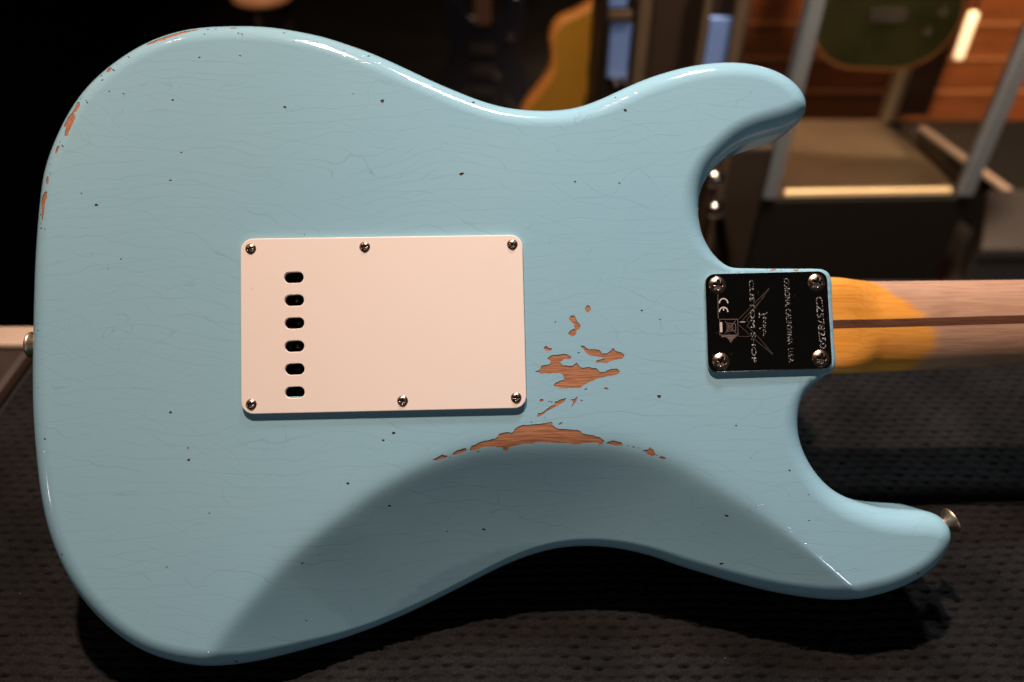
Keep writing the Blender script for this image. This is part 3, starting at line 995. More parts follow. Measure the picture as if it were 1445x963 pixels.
NP = [un(995,387,-2.2), un(1167,382.6,-2.2), un(1175.3,521,-2.2), un(999.6,526.5,-2.2)]
nplate = plate('neck_plate', round_quad(NP, 5.0), 0.05, 2.2, 0.5, M['chrome'])
nplate['label'] = 'engraved chrome neck plate reflecting the dark room'
sm_big = screw_mesh('neck_plate_screw', 0.0046, 0.0019, 0.0034)
for (x, y) in [(1013,402.1),(1153,398.6),(1018,510.3),(1159,505.9)]:
    o = bpy.data.objects.new('neck_plate_screw', sm_big); COL.objects.link(o); o.parent = guitar
    c = un(x, y, -3.0)
    o.location = L3(c[0], c[1], 2.22)
    o.rotation_euler = (0, 0, random.uniform(-0.35, 0.35))

# ------------------------------------------------------------------ engraving on the neck plate
npx = np.array(NP[1]) - np.array(NP[0]); ANG = math.atan2(npx[1], npx[0])
TOPZ = 2.206
def to_plate(P2):
    return L3(P2[0], P2[1], TOPZ)

def plate_text(name, body_txt, px0, px1, size_px, mat, stretch=None):
    """text running from pixel px0 to px1 on the plate, letter tops to the right"""
    a, b = un(*px0, -2.2), un(*px1, -2.2)
    cu = bpy.data.curves.new(name, 'FONT')
    cu.body = body_txt
    cu.size = 1.0
    cu.align_x = 'LEFT'
    tmp = bpy.data.objects.new('tmp_text', cu)
    COL.objects.link(tmp)
    bpy.context.view_layer.update()
    me = bpy.data.meshes.new_from_object(tmp.evaluated_get(bpy.context.evaluated_depsgraph_get()))
    bpy.data.objects.remove(tmp); bpy.data.curves.remove(cu)
    co = np.array([v.co[:2] for v in me.vertices])
    lo, hi = co.min(0), co.max(0)
    d = np.array(b) - np.array(a); ln = np.linalg.norm(d); d /= ln
    up = np.array([-d[1], d[0]])
    H = size_px * 0.367
    for v in me.vertices:
        t = (v.co.x - lo[0]) / (hi[0] - lo[0]) * ln
        s = (v.co.y - lo[1]) / (hi[1] - lo[1]) * H - H / 2
        q = np.array(a) + d * t + up * s
        v.co = to_plate(q)
    me.materials.clear(); me.materials.append(mat)
    o = bpy.data.objects.new(name, me); COL.objects.link(o); o.parent = nplate
    return o
plate_text('serial_number', 'CZ578250', (1155.5, 419), (1161.5, 492), 9.5, M['engrave'])
plate_text('engraved_text', 'CORONA, CALIFORNIA  U.S.A.', (1109, 393), (1116, 513), 8.5, M['engrave'])
plate_text('engraved_text', 'CUSTOM SHOP', (1060, 395), (1064.5, 512), 6.5, M['engrave'])

def strokes(name, lines, wd, mat, seg_closed=False):
    """lines in photograph pixels -> thin flat strokes on the plate"""
    V, Fc = [], []
    for ln in lines:
        P = np.array([un(x, y, -2.2) for x, y in ln])
        n = len(P)
        T = np.gradient(P, axis=0); T /= np.maximum(np.linalg.norm(T, axis=1), 1e-9)[:, None]
        nn = np.c_[-T[:, 1], T[:, 0]] * wd / 2
        b0 = len(V)
        for k in range(n):
            V.append(to_plate(P[k] - nn[k])); V.append(to_plate(P[k] + nn[k]))
        for k in range(n - 1):
            Fc.append((b0 + 2 * k, b0 + 2 * k + 2, b0 + 2 * k + 3, b0 + 2 * k + 1))
    return mesh_obj(name, V, Fc, mat, nplate)
def arc(cx, cy, rx, ry, a0, a1, n=14):
    return [(cx + rx * math.cos(math.radians(a0 + (a1 - a0) * k / n)), cy + ry * math.sin(math.radians(a0 + (a1 - a0) * k / n))) for k in range(n + 1)]
# CE mark: letters turned a quarter clockwise, open side down
strokes('ce_mark', [arc(1021, 428, 6.0, 6.4, 180, 360), arc(1021, 440.5, 6.0, 6.6, 180, 360), [(1021, 434), (1021, 438.8)]], 0.62, M['print'])
strokes('recycling_mark', [[(1015.5, 450.8), (1041, 450.8)], [(1041, 450.8), (1041.3, 473)], [(1041.3, 473), (1015.8, 473)], [(1015.8, 473), (1015.5, 450.8)],
                           [(1013, 414), (1013.5, 450)], [(1023, 453.5), (1039, 470.5)], [(1038, 453), (1023.5, 470.5)],
                           [(1026, 456), (1038, 457.5)], [(1038, 457.5), (1038.2, 466.5)], [(1038.2, 466.5), (1026, 468)], [(1026, 468), (1026, 456)],
                           arc(1031, 462, 3.2, 3.2, 0, 360)], 0.30, M['print_dim'])
strokes('recycling_bar', [[(1017.2, 455), (1017.6, 469)]], 1.35, M['print'])
sm = [(1018, 474.5), (1040, 473.8)]
strokes('worn_print', [[(1018, 475), (1040, 474)], [(1025, 476), (1038, 475.6)], [(1027, 478), (1036, 477.5)], [(1029, 480), (1034, 480)], [(1030, 482.5), (1032, 482.5)]], 0.75, M['print_dim'])
# V emblem with two outlined wings
strokes('winged_emblem', [[(1042, 451), (1063, 430), (1085.5, 407)], [(1054, 452), (1067, 433), (1085.5, 407.5)], [(1047, 453), (1062, 437), (1078, 419)],
                          [(1054, 452), (1058, 456), (1054, 460)],
                          [(1043, 459), (1066, 480), (1090.5, 500.5)], [(1054, 460), (1072, 478), (1090.5, 500)], [(1041, 458), (1042, 474)], [(1042, 475), (1058, 475)]], 0.26, M['etch'])
strokes('emblem_glint', [[(1043.5, 454.8), (1053.5, 454.4)]], 0.45, M['engrave'])  # bright stroke painted as a highlight on the emblem
# script lettering (reads downwards)
def sc(x, y): return (1084 - 12.5 * y, 441 + 38 * x)
F_ = [
 [(0.00, 0.95), (0.06, 1.0), (0.13, 0.98), (0.2, 1.03)], [(0.10, 0.98), (0.08, 0.6), (0.05, 0.2), (0.0, 0.12)], [(0.03, 0.55), (0.14, 0.58)],
 [(0.16, 0.4), (0.22, 0.48), (0.23, 0.56), (0.19, 0.56), (0.17, 0.36), (0.21, 0.26), (0.27, 0.32)],
 [(0.29, 0.55), (0.30, 0.28)], [(0.30, 0.42), (0.35, 0.55), (0.38, 0.5), (0.38, 0.28), (0.42, 0.3)],
 [(0.54, 0.5), (0.48, 0.55), (0.45, 0.42), (0.48, 0.28), (0.54, 0.35)], [(0.60, 1.0), (0.56, 0.6), (0.54, 0.3), (0.60, 0.3)],
 [(0.63, 0.4), (0.69, 0.48), (0.70, 0.56), (0.66, 0.56), (0.64, 0.36), (0.68, 0.26), (0.74, 0.32)],
 [(0.77, 0.55), (0.78, 0.28)], [(0.78, 0.42), (0.82, 0.55), (0.88, 0.52), (0.92, 0.48)]]
strokes('script_lettering', [[sc(x, y) for x, y in l] for l in F_], 0.34, M['engrave'])
# scratches on the plate
rs = random.Random(3)
for k in range(16):
    x, y = rs.uniform(1003, 1168), rs.uniform(392, 518)
    a = rs.uniform(0, 6.28); l = rs.uniform(1, 5)
    strokes('scratch', [[(x, y), (x + l * math.cos(a), y + l * math.sin(a))]], rs.uniform(0.07, 0.14), M['etch'])

# ------------------------------------------------------------------ neck
def neck_mat():
    m, nt, b = newmat('worn_maple_neck')
    L = nt.links.new
    tc = N(nt, 'ShaderNodeTexCoord')
    sp = N(nt, 'ShaderNodeSeparateXYZ'); L(tc.outputs['Object'], sp.inputs[0])
    # bound of the tinted lacquer: a wavy line across the neck, traced
    bnd = [(1246,397),(1256,405),(1268,415),(1285,427),(1301,439),(1310,452),(1319,466),(1325,480),(1322,493),(1312,508),(1302,523)]
    pb = np.array([L3(*un(x, y, 30))[:2] for x, y in bnd])
    pb = pb[pb[:, 1].argsort()]
    y0, y1 = pb[0, 1], pb[-1, 1]
    x0, x1 = pb[:, 0].min() - 0.004, pb[:, 0].max() + 0.004
    mr = N(nt, 'ShaderNodeMapRange'); mr.inputs[1].default_value = y0; mr.inputs[2].default_value = y1
    L(sp.outputs[1], mr.inputs[0])
    fc = N(nt, 'ShaderNodeFloatCurve')
    cv = fc.mapping.curves[0]
    nx = (pb[:, 0] - x0) / (x1 - x0); ny = (pb[:, 1] - y0) / (y1 - y0)
    cv.points[0].location = (0, nx[0]); cv.points[1].location = (1, nx[-1])
    for k in range(1, len(pb) - 1): cv.points.new(float(ny[k]), float(nx[k]))
    fc.mapping.update()
    L(mr.outputs[0], fc.inputs['Value'])
    bx = N(nt, 'ShaderNodeMapRange'); bx.inputs[3].default_value = x0; bx.inputs[4].default_value = x1
    L(fc.outputs[0], bx.inputs[0])
    mz = N(nt, 'ShaderNodeMapping'); mz.inputs['Scale'].default_value = (90, 330, 330)
    L(tc.outputs['Object'], mz.inputs['Vector'])
    nz = N(nt, 'ShaderNodeTexNoise'); nz.inputs['Scale'].default_value = 1; nz.inputs['Detail'].default_value = 6
    L(mz.outputs[0], nz.inputs['Vector'])
    jit = N(nt, 'ShaderNodeMath', operation='MULTIPLY_ADD'); jit.inputs[1].default_value = 0.009
    L(nz.outputs['Fac'], jit.inputs[0]); L(sp.outputs[0], jit.inputs[2])
    df = N(nt, 'ShaderNodeMath', operation='SUBTRACT'); L(jit.outputs[0], df.inputs[0]); L(bx.outputs[0], df.inputs[1])
    st = N(nt, 'ShaderNodeMapRange', interpolation_type='SMOOTHSTEP'); st.inputs[1].default_value = -0.001; st.inputs[2].default_value = 0.009
    L(df.outputs[0], st.inputs[0])
    # grain
    mp = N(nt, 'ShaderNodeMapping'); mp.inputs['Scale'].default_value = (28, 420, 420); mp.inputs['Rotation'].default_value = (0, 0, math.radians(5))
    L(tc.outputs['Object'], mp.inputs['Vector'])
    gn = N(nt, 'ShaderNodeTexNoise'); gn.inputs['Scale'].default_value = 1; gn.inputs['Detail'].default_value = 8; gn.inputs['Distortion'].default_value = 1.2
    L(mp.outputs[0], gn.inputs['Vector'])
    gr_ = N(nt, 'ShaderNodeMapRange'); gr_.inputs[1].default_value = 0.35; gr_.inputs[2].default_value = 0.62
    L(gn.outputs['Fac'], gr_.inputs[0])
    amber = N(nt, 'ShaderNodeMix', data_type='RGBA'); amber.inputs[6].default_value = (0.64, 0.25, 0.035, 1); amber.inputs[7].default_value = (0.74, 0.325, 0.060, 1)
    bare = N(nt, 'ShaderNodeMix', data_type='RGBA'); bare.inputs[6].default_value = (0.345, 0.185, 0.110, 1); bare.inputs[7].default_value = (0.43, 0.25, 0.155, 1)
    L(gr_.outputs[0], amber.inputs[0]); L(gr_.outputs[0], bare.inputs[0])
    # handling grime blotches on the bare part
    n2 = N(nt, 'ShaderNodeTexNoise'); n2.inputs['Scale'].default_value = 40; n2.inputs['Detail'].default_value = 6
    L(tc.outputs['Object'], n2.inputs['Vector'])
    g2 = N(nt, 'ShaderNodeMapRange'); g2.inputs[1].default_value = 0.5; g2.inputs[2].default_value = 0.8; g2.inputs[4].default_value = 0.45
    L(n2.outputs['Fac'], g2.inputs[0])
    gm = N(nt, 'ShaderNodeMix', data_type='RGBA'); gm.inputs[7].default_value = (0.25, 0.14, 0.090, 1)
    L(bare.outputs[2], gm.inputs[6]); L(g2.outputs[0], gm.inputs[0])
    mx = N(nt, 'ShaderNodeMix', data_type='RGBA'); L(st.outputs[0], mx.inputs[0]); L(amber.outputs[2], mx.inputs[6]); L(gm.outputs[2], mx.inputs[7])
    L(mx.outputs[2], b.inputs['Base Color'])
    ro = N(nt, 'ShaderNodeMapRange'); ro.inputs[3].default_value = 0.22; ro.inputs[4].default_value = 0.55
    L(st.outputs[0], ro.inputs[0]); L(ro.outputs[0], b.inputs['Roughness'])
    bp = N(nt, 'ShaderNodeBump'); bp.inputs['Strength'].default_value = 0.12; bp.inputs['Distance'].default_value = 0.0003
    L(gr_.outputs[0], bp.inputs['Height']); L(bp.outputs[0], b.inputs['Normal'])
    return m
M['neck'] = neck_mat()
# neck axis and half widths from the traced edges (silhouette of a rounded back about 36 mm behind the body's back)
TOPE = [(1172.8,392.7),(1199.4,394.9),(1239,396),(1298,395.4),(1357,394.9),(1445,393.9)]
BOTE = [(1178.7,528.4),(1239,525.8),(1298,522.9),(1357,519.5),(1445,515.6)]
te = np.array([un(x, y, 40) for x, y in TOPE]); be = np.array([un(x, y, 40) for x, y in BOTE])
st_a, st_b = un(1177, 458.3, 30), un(1445, 450.7, 30)
u0, u1 = st_a[0] - 22, te[-1, 0] + 40
NB, NS = 40, 60
Vn, Fn = [], []
sec = []
for i in range(NS + 1):
    u = u0 + (u1 - u0) * i / NS
    vt = np.interp(u, te[:, 0], te[:, 1]) if u < te[-1, 0] else te[-1, 1] + (u - te[-1, 0]) * (te[-1, 1] - te[-2, 1]) / (te[-1, 0] - te[-2, 0])
    vb = np.interp(u, be[:, 0], be[:, 1]) if u < be[-1, 0] else be[-1, 1] + (u - be[-1, 0]) * (be[-1, 1] - be[-2, 1]) / (be[-1, 0] - be[-2, 0])
    vs = st_a[1] + (st_b[1] - st_a[1]) * (u - st_a[0]) / (st_b[0] - st_a[0])
    f = min(max((u - st_a[0] - 4) / 26, 0), 1); f = f * f * (3 - 2 * f)
    ex = 5.5 + (1.95 - 5.5) * f         # squarish at the heel, rounded beyond
    apex = 27.0 + 3.5 * f               # depth of the back of the neck
    row = []
    for k in range(NB + 1):
        a = math.pi * k / NB
        ca, sa = math.cos(a), math.sin(a)
        x_ = math.copysign(abs(ca) ** (2 / ex), ca); y_ = abs(sa) ** (2 / ex)
        v = vs + (vt - vs) * x_ if x_ > 0 else vs + (vs - vb) * x_
        row.append((u, v, -(apex + (44 - apex) * (1 - y_))))
    row.append((u, row[-1][1], -55)); row.insert(0, (u, row[0][1], -55))
    sec.append(row)
nr = len(sec[0])
for row in sec: Vn.extend(L3(*p) for p in row)
for i in range(NS):
    for k in range(nr - 1):
        Fn.append((i * nr + k, i * nr + k + 1, (i + 1) * nr + k + 1, (i + 1) * nr + k))
    Fn.append((i * nr + nr - 1, i * nr, (i + 1) * nr, (i + 1) * nr + nr - 1))
Fn.append(tuple(range(nr))); Fn.append(tuple(NS * nr + k for k in range(nr))[::-1])
neck = mesh_obj('neck', Vn, Fn, M['neck'], guitar, smooth=True)
bm = bmesh.new(); bm.from_mesh(neck.data); bmesh.ops.recalc_face_normals(bm, faces=bm.faces[:]); bm.to_mesh(neck.data); bm.free()
neck['label'] = 'maple neck, amber lacquer worn through to bare wood'
# walnut stripe let into the back of the neck
Vs, Fs = [], []
for i in range(NS + 1):
    u = u0 + (u1 - u0) * i / NS
    vs = st_a[1] + (st_b[1] - st_a[1]) * (u - st_a[0]) / (st_b[0] - st_a[0])
    f = min(max((u - st_a[0] - 4) / 26, 0), 1); f = f * f * (3 - 2 * f)
    apex = 27.0 + 3.5 * f
    ex = 5.5 + (1.95 - 5.5) * f
    hw = 2.35
    for k in range(7):
        t = -1 + 2 * k / 6
        x_ = abs(t * hw) / 25.0
        y_ = (1 - x_ ** ex) ** (1 / ex)
        Vs.append(L3(u, vs + t * hw, -(apex + (44 - apex) * (1 - y_)) + 0.06))
for i in range(NS):
    for k in range(6):
        Fs.append((i * 7 + k, (i + 1) * 7 + k, (i + 1) * 7 + k + 1, i * 7 + k + 1))
mesh_obj('walnut_stripe', Vs, Fs, M['walnut'], neck, smooth=True)
# fingerboard on the far side
pl_ = [(u0 + 4, np.interp(u0 + 4, te[:, 0], te[:, 1]) - 0.2), (u1, sec[-1][1][1] - 0.2), (u1, sec[-1][-2][1] + 0.2), (u0 + 4, np.interp(u0 + 4, be[:, 0], be[:, 1]) + 0.2)]
Vf = [L3(p[0], p[1], -55.1) for p in pl_] + [L3(p[0], p[1], -60) for p in pl_]
mesh_obj('fingerboard', Vf, [(0, 1, 2, 3), (7, 6, 5, 4), (0, 4, 5, 1), (1, 5, 6, 2), (2, 6, 7, 3), (3, 7, 4, 0)], M['rosewood'], guitar)

# ------------------------------------------------------------------ strap buttons
def strap_button(px, py, depth, axis_uv, ln):
    V, Fc = lathe([(3.2, -1.5), (3.6, 0), (3.1, 1.2), (2.9, 3.0), (3.4, 5.0), (5.0, 7.2), (6.6, 8.8), (7.1, 9.6), (6.9, 10.3), (6.0, 10.9), (4.0, 11.5), (2.0, 11.8), (0.6, 11.9)], 36)
    c = un(px, py, depth)
    a = Vector((axis_uv[0], axis_uv[1], 0)).normalized()
    q = a.to_track_quat('Z', 'Y').to_matrix()
    VV = []
    for p in V:
        v = q @ Vector((p[0], p[1], p[2] * ln))
        VV.append(L3(c[0] + v.x, c[1] + v.y, -depth + v.z))
    return mesh_obj('strap_button', VV, Fc, M['button'], guitar, smooth=True)
strap_button(71, 487, 24, (-1, 0.0), 1.0)
strap_button(1321, 744, 24, (1, 0.42), 0.95)

# ------------------------------------------------------------------ table and cloth
def cloth_mat():
    m, nt, b = newmat('black_quilted_plush')
    L = nt.links.new
    tc = N(nt, 'ShaderNodeTexCoord')
    n1 = N(nt, 'ShaderNodeTexNoise'); n1.inputs['Scale'].default_value = 900; n1.inputs['Detail'].default_value = 6
    L(tc.outputs['Object'], n1.inputs['Vector'])
    n2 = N(nt, 'ShaderNodeTexNoise'); n2.inputs['Scale'].default_value = 18; n2.inputs['Detail'].default_value = 5
    L(tc.outputs['Object'], n2.inputs['Vector'])
    ad = N(nt, 'ShaderNodeMath', operation='MULTIPLY'); L(n1.outputs['Fac'], ad.inputs[0]); L(n2.outputs['Fac'], ad.inputs[1])
    mr = N(nt, 'ShaderNodeMapRange'); mr.inputs[1].default_value = 0.12; mr.inputs[2].default_value = 0.42
    L(ad.outputs[0], mr.inputs[0])
    mx = N(nt, 'ShaderNodeMix', data_type='RGBA'); mx.inputs[6].default_value = (0.0040, 0.0040, 0.0042, 1); mx.inputs[7].default_value = (0.0180, 0.0172, 0.0175, 1)
    L(mr.outputs[0], mx.inputs[0]); L(mx.outputs[2], b.inputs['Base Color'])
    b.inputs['Roughness'].default_value = 0.95
    b.inputs['Specular IOR Level'].default_value = 0.1
    b.inputs['Sheen Weight'].default_value = 0.06
    b.inputs['Sheen Roughness'].default_value = 0.4
    b.inputs['Sheen Tint'].default_value = (0.6, 0.55, 0.54, 1)
    bp = N(nt, 'ShaderNodeBump'); bp.inputs['Strength'].default_value = 0.8; bp.inputs['Distance'].default_value = 0.0006
    L(n1.outputs['Fac'], bp.inputs['Height']); L(bp.outputs[0], b.inputs['Normal'])
    return m
M['cloth'] = cloth_mat()
TX0, TX1, TY0, TY1 = -0.372, 0.62, 0.10, 0.56
S_ = 0.0115
gx = np.arange(TX0, TX1, 0.0015); gy = np.arange(TY0, TY1, 0.0008)
GX, GY = np.meshgrid(gx, gy)
def wob(x, y, s, ph):
    return np.sin(x * s + ph) * np.cos(y * s * 1.17 + ph * 1.7) + 0.5 * np.sin(x * s * 2.3 - y * s * 1.9 + ph)
WX = GX + 0.0012 * wob(GX, GY, 55, 1.0); WY = GY + 0.0010 * wob(GX, GY, 48, 2.2)
row = np.floor(WY / (S_ / 2)); 
fx = np.mod(WX / S_ + 0.5 * np.mod(row, 2), 1) - 0.5
fy = np.mod(WY / (S_ / 2), 1) - 0.5
cell = np.floor(WX / S_ + 0.5 * np.mod(row, 2))
hsh = np.mod(np.sin(cell * 12.9898 + row * 78.233) * 43758.5453, 1)
dx_, dy_ = fx * S_ * 1000, fy * S_ / 2 * 1000
slit = np.exp(-((dx_ / 2.9) ** 4)) * np.exp(-(((dy_ + 0.25 * np.cos(dx_)) / 0.78) ** 2))
ZC = CLOTH_Z - 0.0052 * slit * (0.50 + 0.55 * hsh) + 0.0010 * np.cos(2 * np.pi * fx) * np.cos(np.pi * fy) + 0.0007 * wob(GX, GY, 21, 0.4) - 0.0012
nxg, nyg = len(gx), len(gy)
idx = np.arange(nxg * nyg).reshape(nyg, nxg)
Q = np.stack([idx[:-1, :-1], idx[:-1, 1:], idx[1:, 1:], idx[1:, :-1]], -1).reshape(-1, 4)
me = bpy.data.meshes.new('quilted_cloth')
me.vertices.add(nxg * nyg)
me.vertices.foreach_set('co', np.c_[GX.ravel(), GY.ravel(), ZC.ravel()].astype(np.float32).ravel())
me.loops.add(Q.size); me.loops.foreach_set('vertex_index', Q.ravel().astype(np.int32))
me.polygons.add(len(Q)); me.polygons.foreach_set('loop_start', (np.arange(len(Q)) * 4).astype(np.int32))
me.polygons.foreach_set('loop_total', np.full(len(Q), 4, np.int32))
me.polygons.foreach_set('use_smooth', np.ones(len(Q), bool))
me.materials.append(M['cloth']); me.update(); me.validate()
cloth = bpy.data.objects.new('quilted_cloth', me); COL.objects.link(cloth)
tag(cloth, 'black quilted plush cloth spread under the guitar', 'cloth')
# bright specks of lint
Vl, Fl = [], []
for k in range(46):
    x, y = random.uniform(TX0 + .02, 0.5), random.uniform(0.19, 0.48)
    z = CLOTH_Z + 0.0006; r = random.uniform(0.00012, 0.00028); a = random.uniform(0, 3.14); l = r * random.uniform(1, 3.5)
    b0 = len(Vl)
    d = Vector((math.cos(a), math.sin(a), 0)); p = Vector((-d.y, d.x, 0)); c = Vector((x, y, z))
    for s in (c - d * l, c + p * r, c + d * l, c - p * r, c + Vector((0, 0, r)), c - Vector((0, 0, r))): Vl.append(s)
    for q in ((0, 1, 4), (1, 2, 4), (2, 3, 4), (3, 0, 4), (1, 0, 5), (2, 1, 5), (3, 2, 5), (0, 3, 5)): Fl.append(tuple(b0 + i for i in q))
M['lint'] = simple('lint', (0.55, 0.42, 0.32), 0.7)
tag(mesh_obj('lint', Vl, Fl, M['lint']), 'pale specks of lint scattered on the black cloth', 'lint', kind='stuff')
M['tableblack'] = simple('table_black', (0.012, 0.011, 0.011), 0.6, var=0.2)
FLOOR_Z = -0.78
tb = empty('display_table', (0.12, 0.33, FLOOR_Z))
tag(tb, 'black table carrying the quilted cloth', 'table')
tz = FLOOR_Z
bm_obj('table_top', box_bm(0, 0, (CLOTH_Z - 0.006 - 0.02) - tz - 0.0, 1.0, 0.48, 0.04, 0.003), M['tableblack'], tb)
for sx in (-1, 1):
    for sy in (-1, 1):
        bm_obj('leg', box_bm(sx * 0.46, sy * 0.2, (CLOTH_Z - 0.047 - tz) / 2, 0.05, 0.05, CLOTH_Z - 0.047 - tz, 0.002), M['tableblack'], tb)

# ------------------------------------------------------------------ room behind
def at_z(px, py, z):
    r = ray(px, py); t = (z - CAM.z) / r.z
    return CAM + r * t
def at_y(px, py, y):
    r = ray(px, py); t = (y - CAM.y) / r.y
    return CAM + r * t
M['floor'] = simple('dark_floor', (0.014, 0.011, 0.010), 0.5, var=0.3, scale=6)
M['wall'] = simple('dark_wall', (0.012, 0.010, 0.010), 0.8, var=0.2, scale=4)
tag(mesh_obj('floor', [(-5, -3, FLOOR_Z), (5, -3, FLOOR_Z), (5, 6, FLOOR_Z), (-5, 6, FLOOR_Z)], [(0, 1, 2, 3)], M['floor']), kind='structure')
tag(bm_obj('wall_back', box_bm(0, 5.0, 0.6, 9, 0.1, 2.8), M['wall']), kind='structure')

# brown case beside the cloth, left
M['brownlid'] = simple('brown_leatherette', (0.030, 0.017, 0.011), 0.55, var=0.25, scale=30, bump=0.2, bscale=700)
M['palemetal'] = simple('pale_trim', (0.75, 0.58, 0.44), 0.4, metal=0.3, var=0.1)
M['hole'] = simple('dark_latch', (0.008, 0.007, 0.007), 0.7, spec=0.15)
ys0, ys1 = at_z(20, 486, CLOTH_Z + 0.004).y, at_z(20, 459, CLOTH_Z + 0.004).y
gc = empty('brown_case', (-0.60, ys0 - 0.08, FLOOR_Z))
tag(gc, 'brown case with a pale metal edge strip left of the guitar', 'case')
zt = CLOTH_Z + 0.002 - FLOOR_Z
bm_obj('case_body', box_bm(0, 0, zt / 2, 0.44, 0.158, zt, 0.006), M['brownlid'], gc)
bm_obj('edge_strip', box_bm(0, 0.08 + (ys1 - ys0) / 2, zt - 0.013, 0.44, ys1 - ys0, 0.030, 0.003), M['palemetal'], gc)
bm_obj('latch', box_bm(0.165, 0.035, zt + 0.003, 0.06, 0.024, 0.008, 0.003), M['hole'], gc)

# glass display case with a green guitar
M['frame'] = simple('pewter_frame', (0.115, 0.135, 0.175), 0.5, metal=0.2, var=0.1)
M['case_base'] = simple('case_base_black', (0.0045, 0.004, 0.004), 0.75, spec=0.12)
M['felt'] = wood_mat('case_floor_felt', (0.17, 0.115, 0.070), (0.30, 0.205, 0.13), 6, 9, 0.5, 0.1, spec=0.5)
M['cream'] = simple('cream_ledge_lit_post', (0.80, 0.62, 0.40), 0.5)
M['plankpost'] = wood_mat('brown_post', (0.12, 0.035, 0.012), (0.20, 0.06, 0.02), 5, 60, 0.4, 0.1)
def glass_mat():
    m, nt, b = newmat('clear_glass')
    b.inputs['Base Color'].default_value = (0.95, 0.97, 0.96, 1)
    b.inputs['Transmission Weight'].default_value = 1.0
    b.inputs['Roughness'].default_value = 0.02
    b.inputs['IOR'].default_value = 1.45
    return m
M['glass'] = glass_mat()
ZC0 = -0.44
fl = at_z(1082, 278, ZC0); fr = at_z(1362, 274, ZC0)
br = at_z(1252, 168, ZC0); bl = at_z(1018, 168, ZC0)
dc = empty('display_case', ((fl.x + br.x) / 2, (fl.y + br.y) / 2, FLOOR_Z))
tag(dc, 'glass display case with pewter posts and a black base behind the neck', 'display case')
org = Vector(dc.location)
P4 = [fl - org, fr - org, br - org, bl - org]
plan = [(p.x, p.y) for p in P4]
hb = ZC0 - FLOOR_Z
def grow(pl, g):
    cx = sum(p[0] for p in pl) / 4; cy = sum(p[1] for p in pl) / 4
    return [(cx + (p[0] - cx) * g, cy + (p[1] - cy) * g) for p in pl]
bm_obj('base', prism_bm(grow(plan, 1.04), 0, hb - 0.004, 0.004), M['case_base'], dc)
bm_obj('case_floor', prism_bm(grow(plan, 0.985), hb - 0.0035, hb), M['felt'], dc)
HTOP = 0.95
for k, p in enumerate(plan):
    q = grow(plan, 0.985)[k]
    wp = 0.034 if k == 2 else 0.031
    bm_obj('post', bar_bm((q[0], q[1], hb), (q[0], q[1], hb + HTOP), wp, wp, 0.003), M['cream'] if k == 2 else M['frame'], dc)  # rear right post coloured cream to look lit
gq = grow(plan, 0.985)
bm_obj('front_ledge', bar_bm((gq[0][0] + 0.035, gq[0][1] + 0.004, hb + 0.007), (gq[1][0] - 0.03, gq[1][1] + 0.004, hb + 0.007), 0.016, 0.014, 0.002, up=(0, 0, 1)), M['cream'], dc)
for k in range(4):
    a, b = Vector((*gq[k], 0)), Vector((*gq[(k + 1) % 4], 0))
    d = (b - a).normalized()
    a2, b2 = a + d * 0.017, b - d * 0.017
    nn = Vector((-d.y, d.x, 0)) * 0.002
    zz0, zz1 = hb + 0.016, hb + HTOP
    Vg = [a2 - nn, b2 - nn, b2 + nn, a2 + nn]
    VV = [(v.x, v.y, zz0) for v in Vg] + [(v.x, v.y, zz1) for v in Vg]
    if k in (0, 1, 3):
        mesh_obj('glass_pane', VV, [(3, 2, 1, 0), (4, 5, 6, 7), (0, 1, 5, 4), (1, 2, 6, 5), (2, 3, 7, 6), (3, 0, 4, 7)], M['glass'], dc)
bm_obj('rear_wood_post', bar_bm((gq[2][0] + 0.075, gq[2][1] + 0.03, hb + 0.001), (gq[2][0] + 0.075, gq[2][1] + 0.03, hb + HTOP), 0.085, 0.02, 0.003), M['plankpost'], dc)
bm_obj('hanger', bar_bm((0.0, 0.03, hb + 0.85), (0.0, 0.03, hb + HTOP), 0.02, 0.02, 0.002), M['frame'], dc)
bm_obj('case_top', prism_bm(grow(plan, 1.02), hb + HTOP + 0.002, hb + HTOP + 0.03, 0.004), M['case_base'], dc)

def slab_body(name, outline, thick, bev, mat_face, mat_side, parent):
    """guitar body: outline in (x,z) local, thickness along y"""
    P = np.array(outline)
    n = len(P)
    V, Fc, mid = [], [], []
    prof = [(bev, -thick / 2), (bev * 0.3, -thick / 2 + bev * 0.3), (0, -thick / 2 + bev), (0, thick / 2 - bev), (bev * 0.3, thick / 2 - bev * 0.3), (bev, thick / 2)]
    for ins, y in prof:
        Q = inset_loop(P, ins)
        V.extend((q[0], y, q[1]) for q in Q)
    for r in range(len(prof) - 1):
        for i in range(n):
            j = (i + 1) % n
            Fc.append((r * n + i, r * n + j, (r + 1) * n + j, (r + 1) * n + i)); mid.append(1)
    Fc.append(tuple(range(n))); mid.append(0)
    Fc.append(tuple((len(prof) - 1) * n + k for k in range(n))[::-1]); mid.append(0)
    o = mesh_obj(name, V, Fc, None, parent, mats=[mat_face, mat_side], mids=mid)
    bm = bmesh.new(); bm.from_mesh(o.data); bmesh.ops.recalc_face_normals(bm, faces=bm.faces[:]); bm.to_mesh(o.data); bm.free()
    return o
half = [(0.0, 0.0), (0.07, 0.004), (0.125, 0.035), (0.158, 0.09), (0.160, 0.145), (0.140, 0.195), (0.118, 0.235), (0.115, 0.27), (0.128, 0.31), (0.140, 0.355), (0.135, 0.41), (0.105, 0.435), (0.075, 0.41), (0.055, 0.375), (0.03, 0.36)]
def full_outline(h):
    loop = h + [(-x, z) for x, z in h[::-1] if x > 0]
    return resample(catmull(loop, True, 6), 0.012)
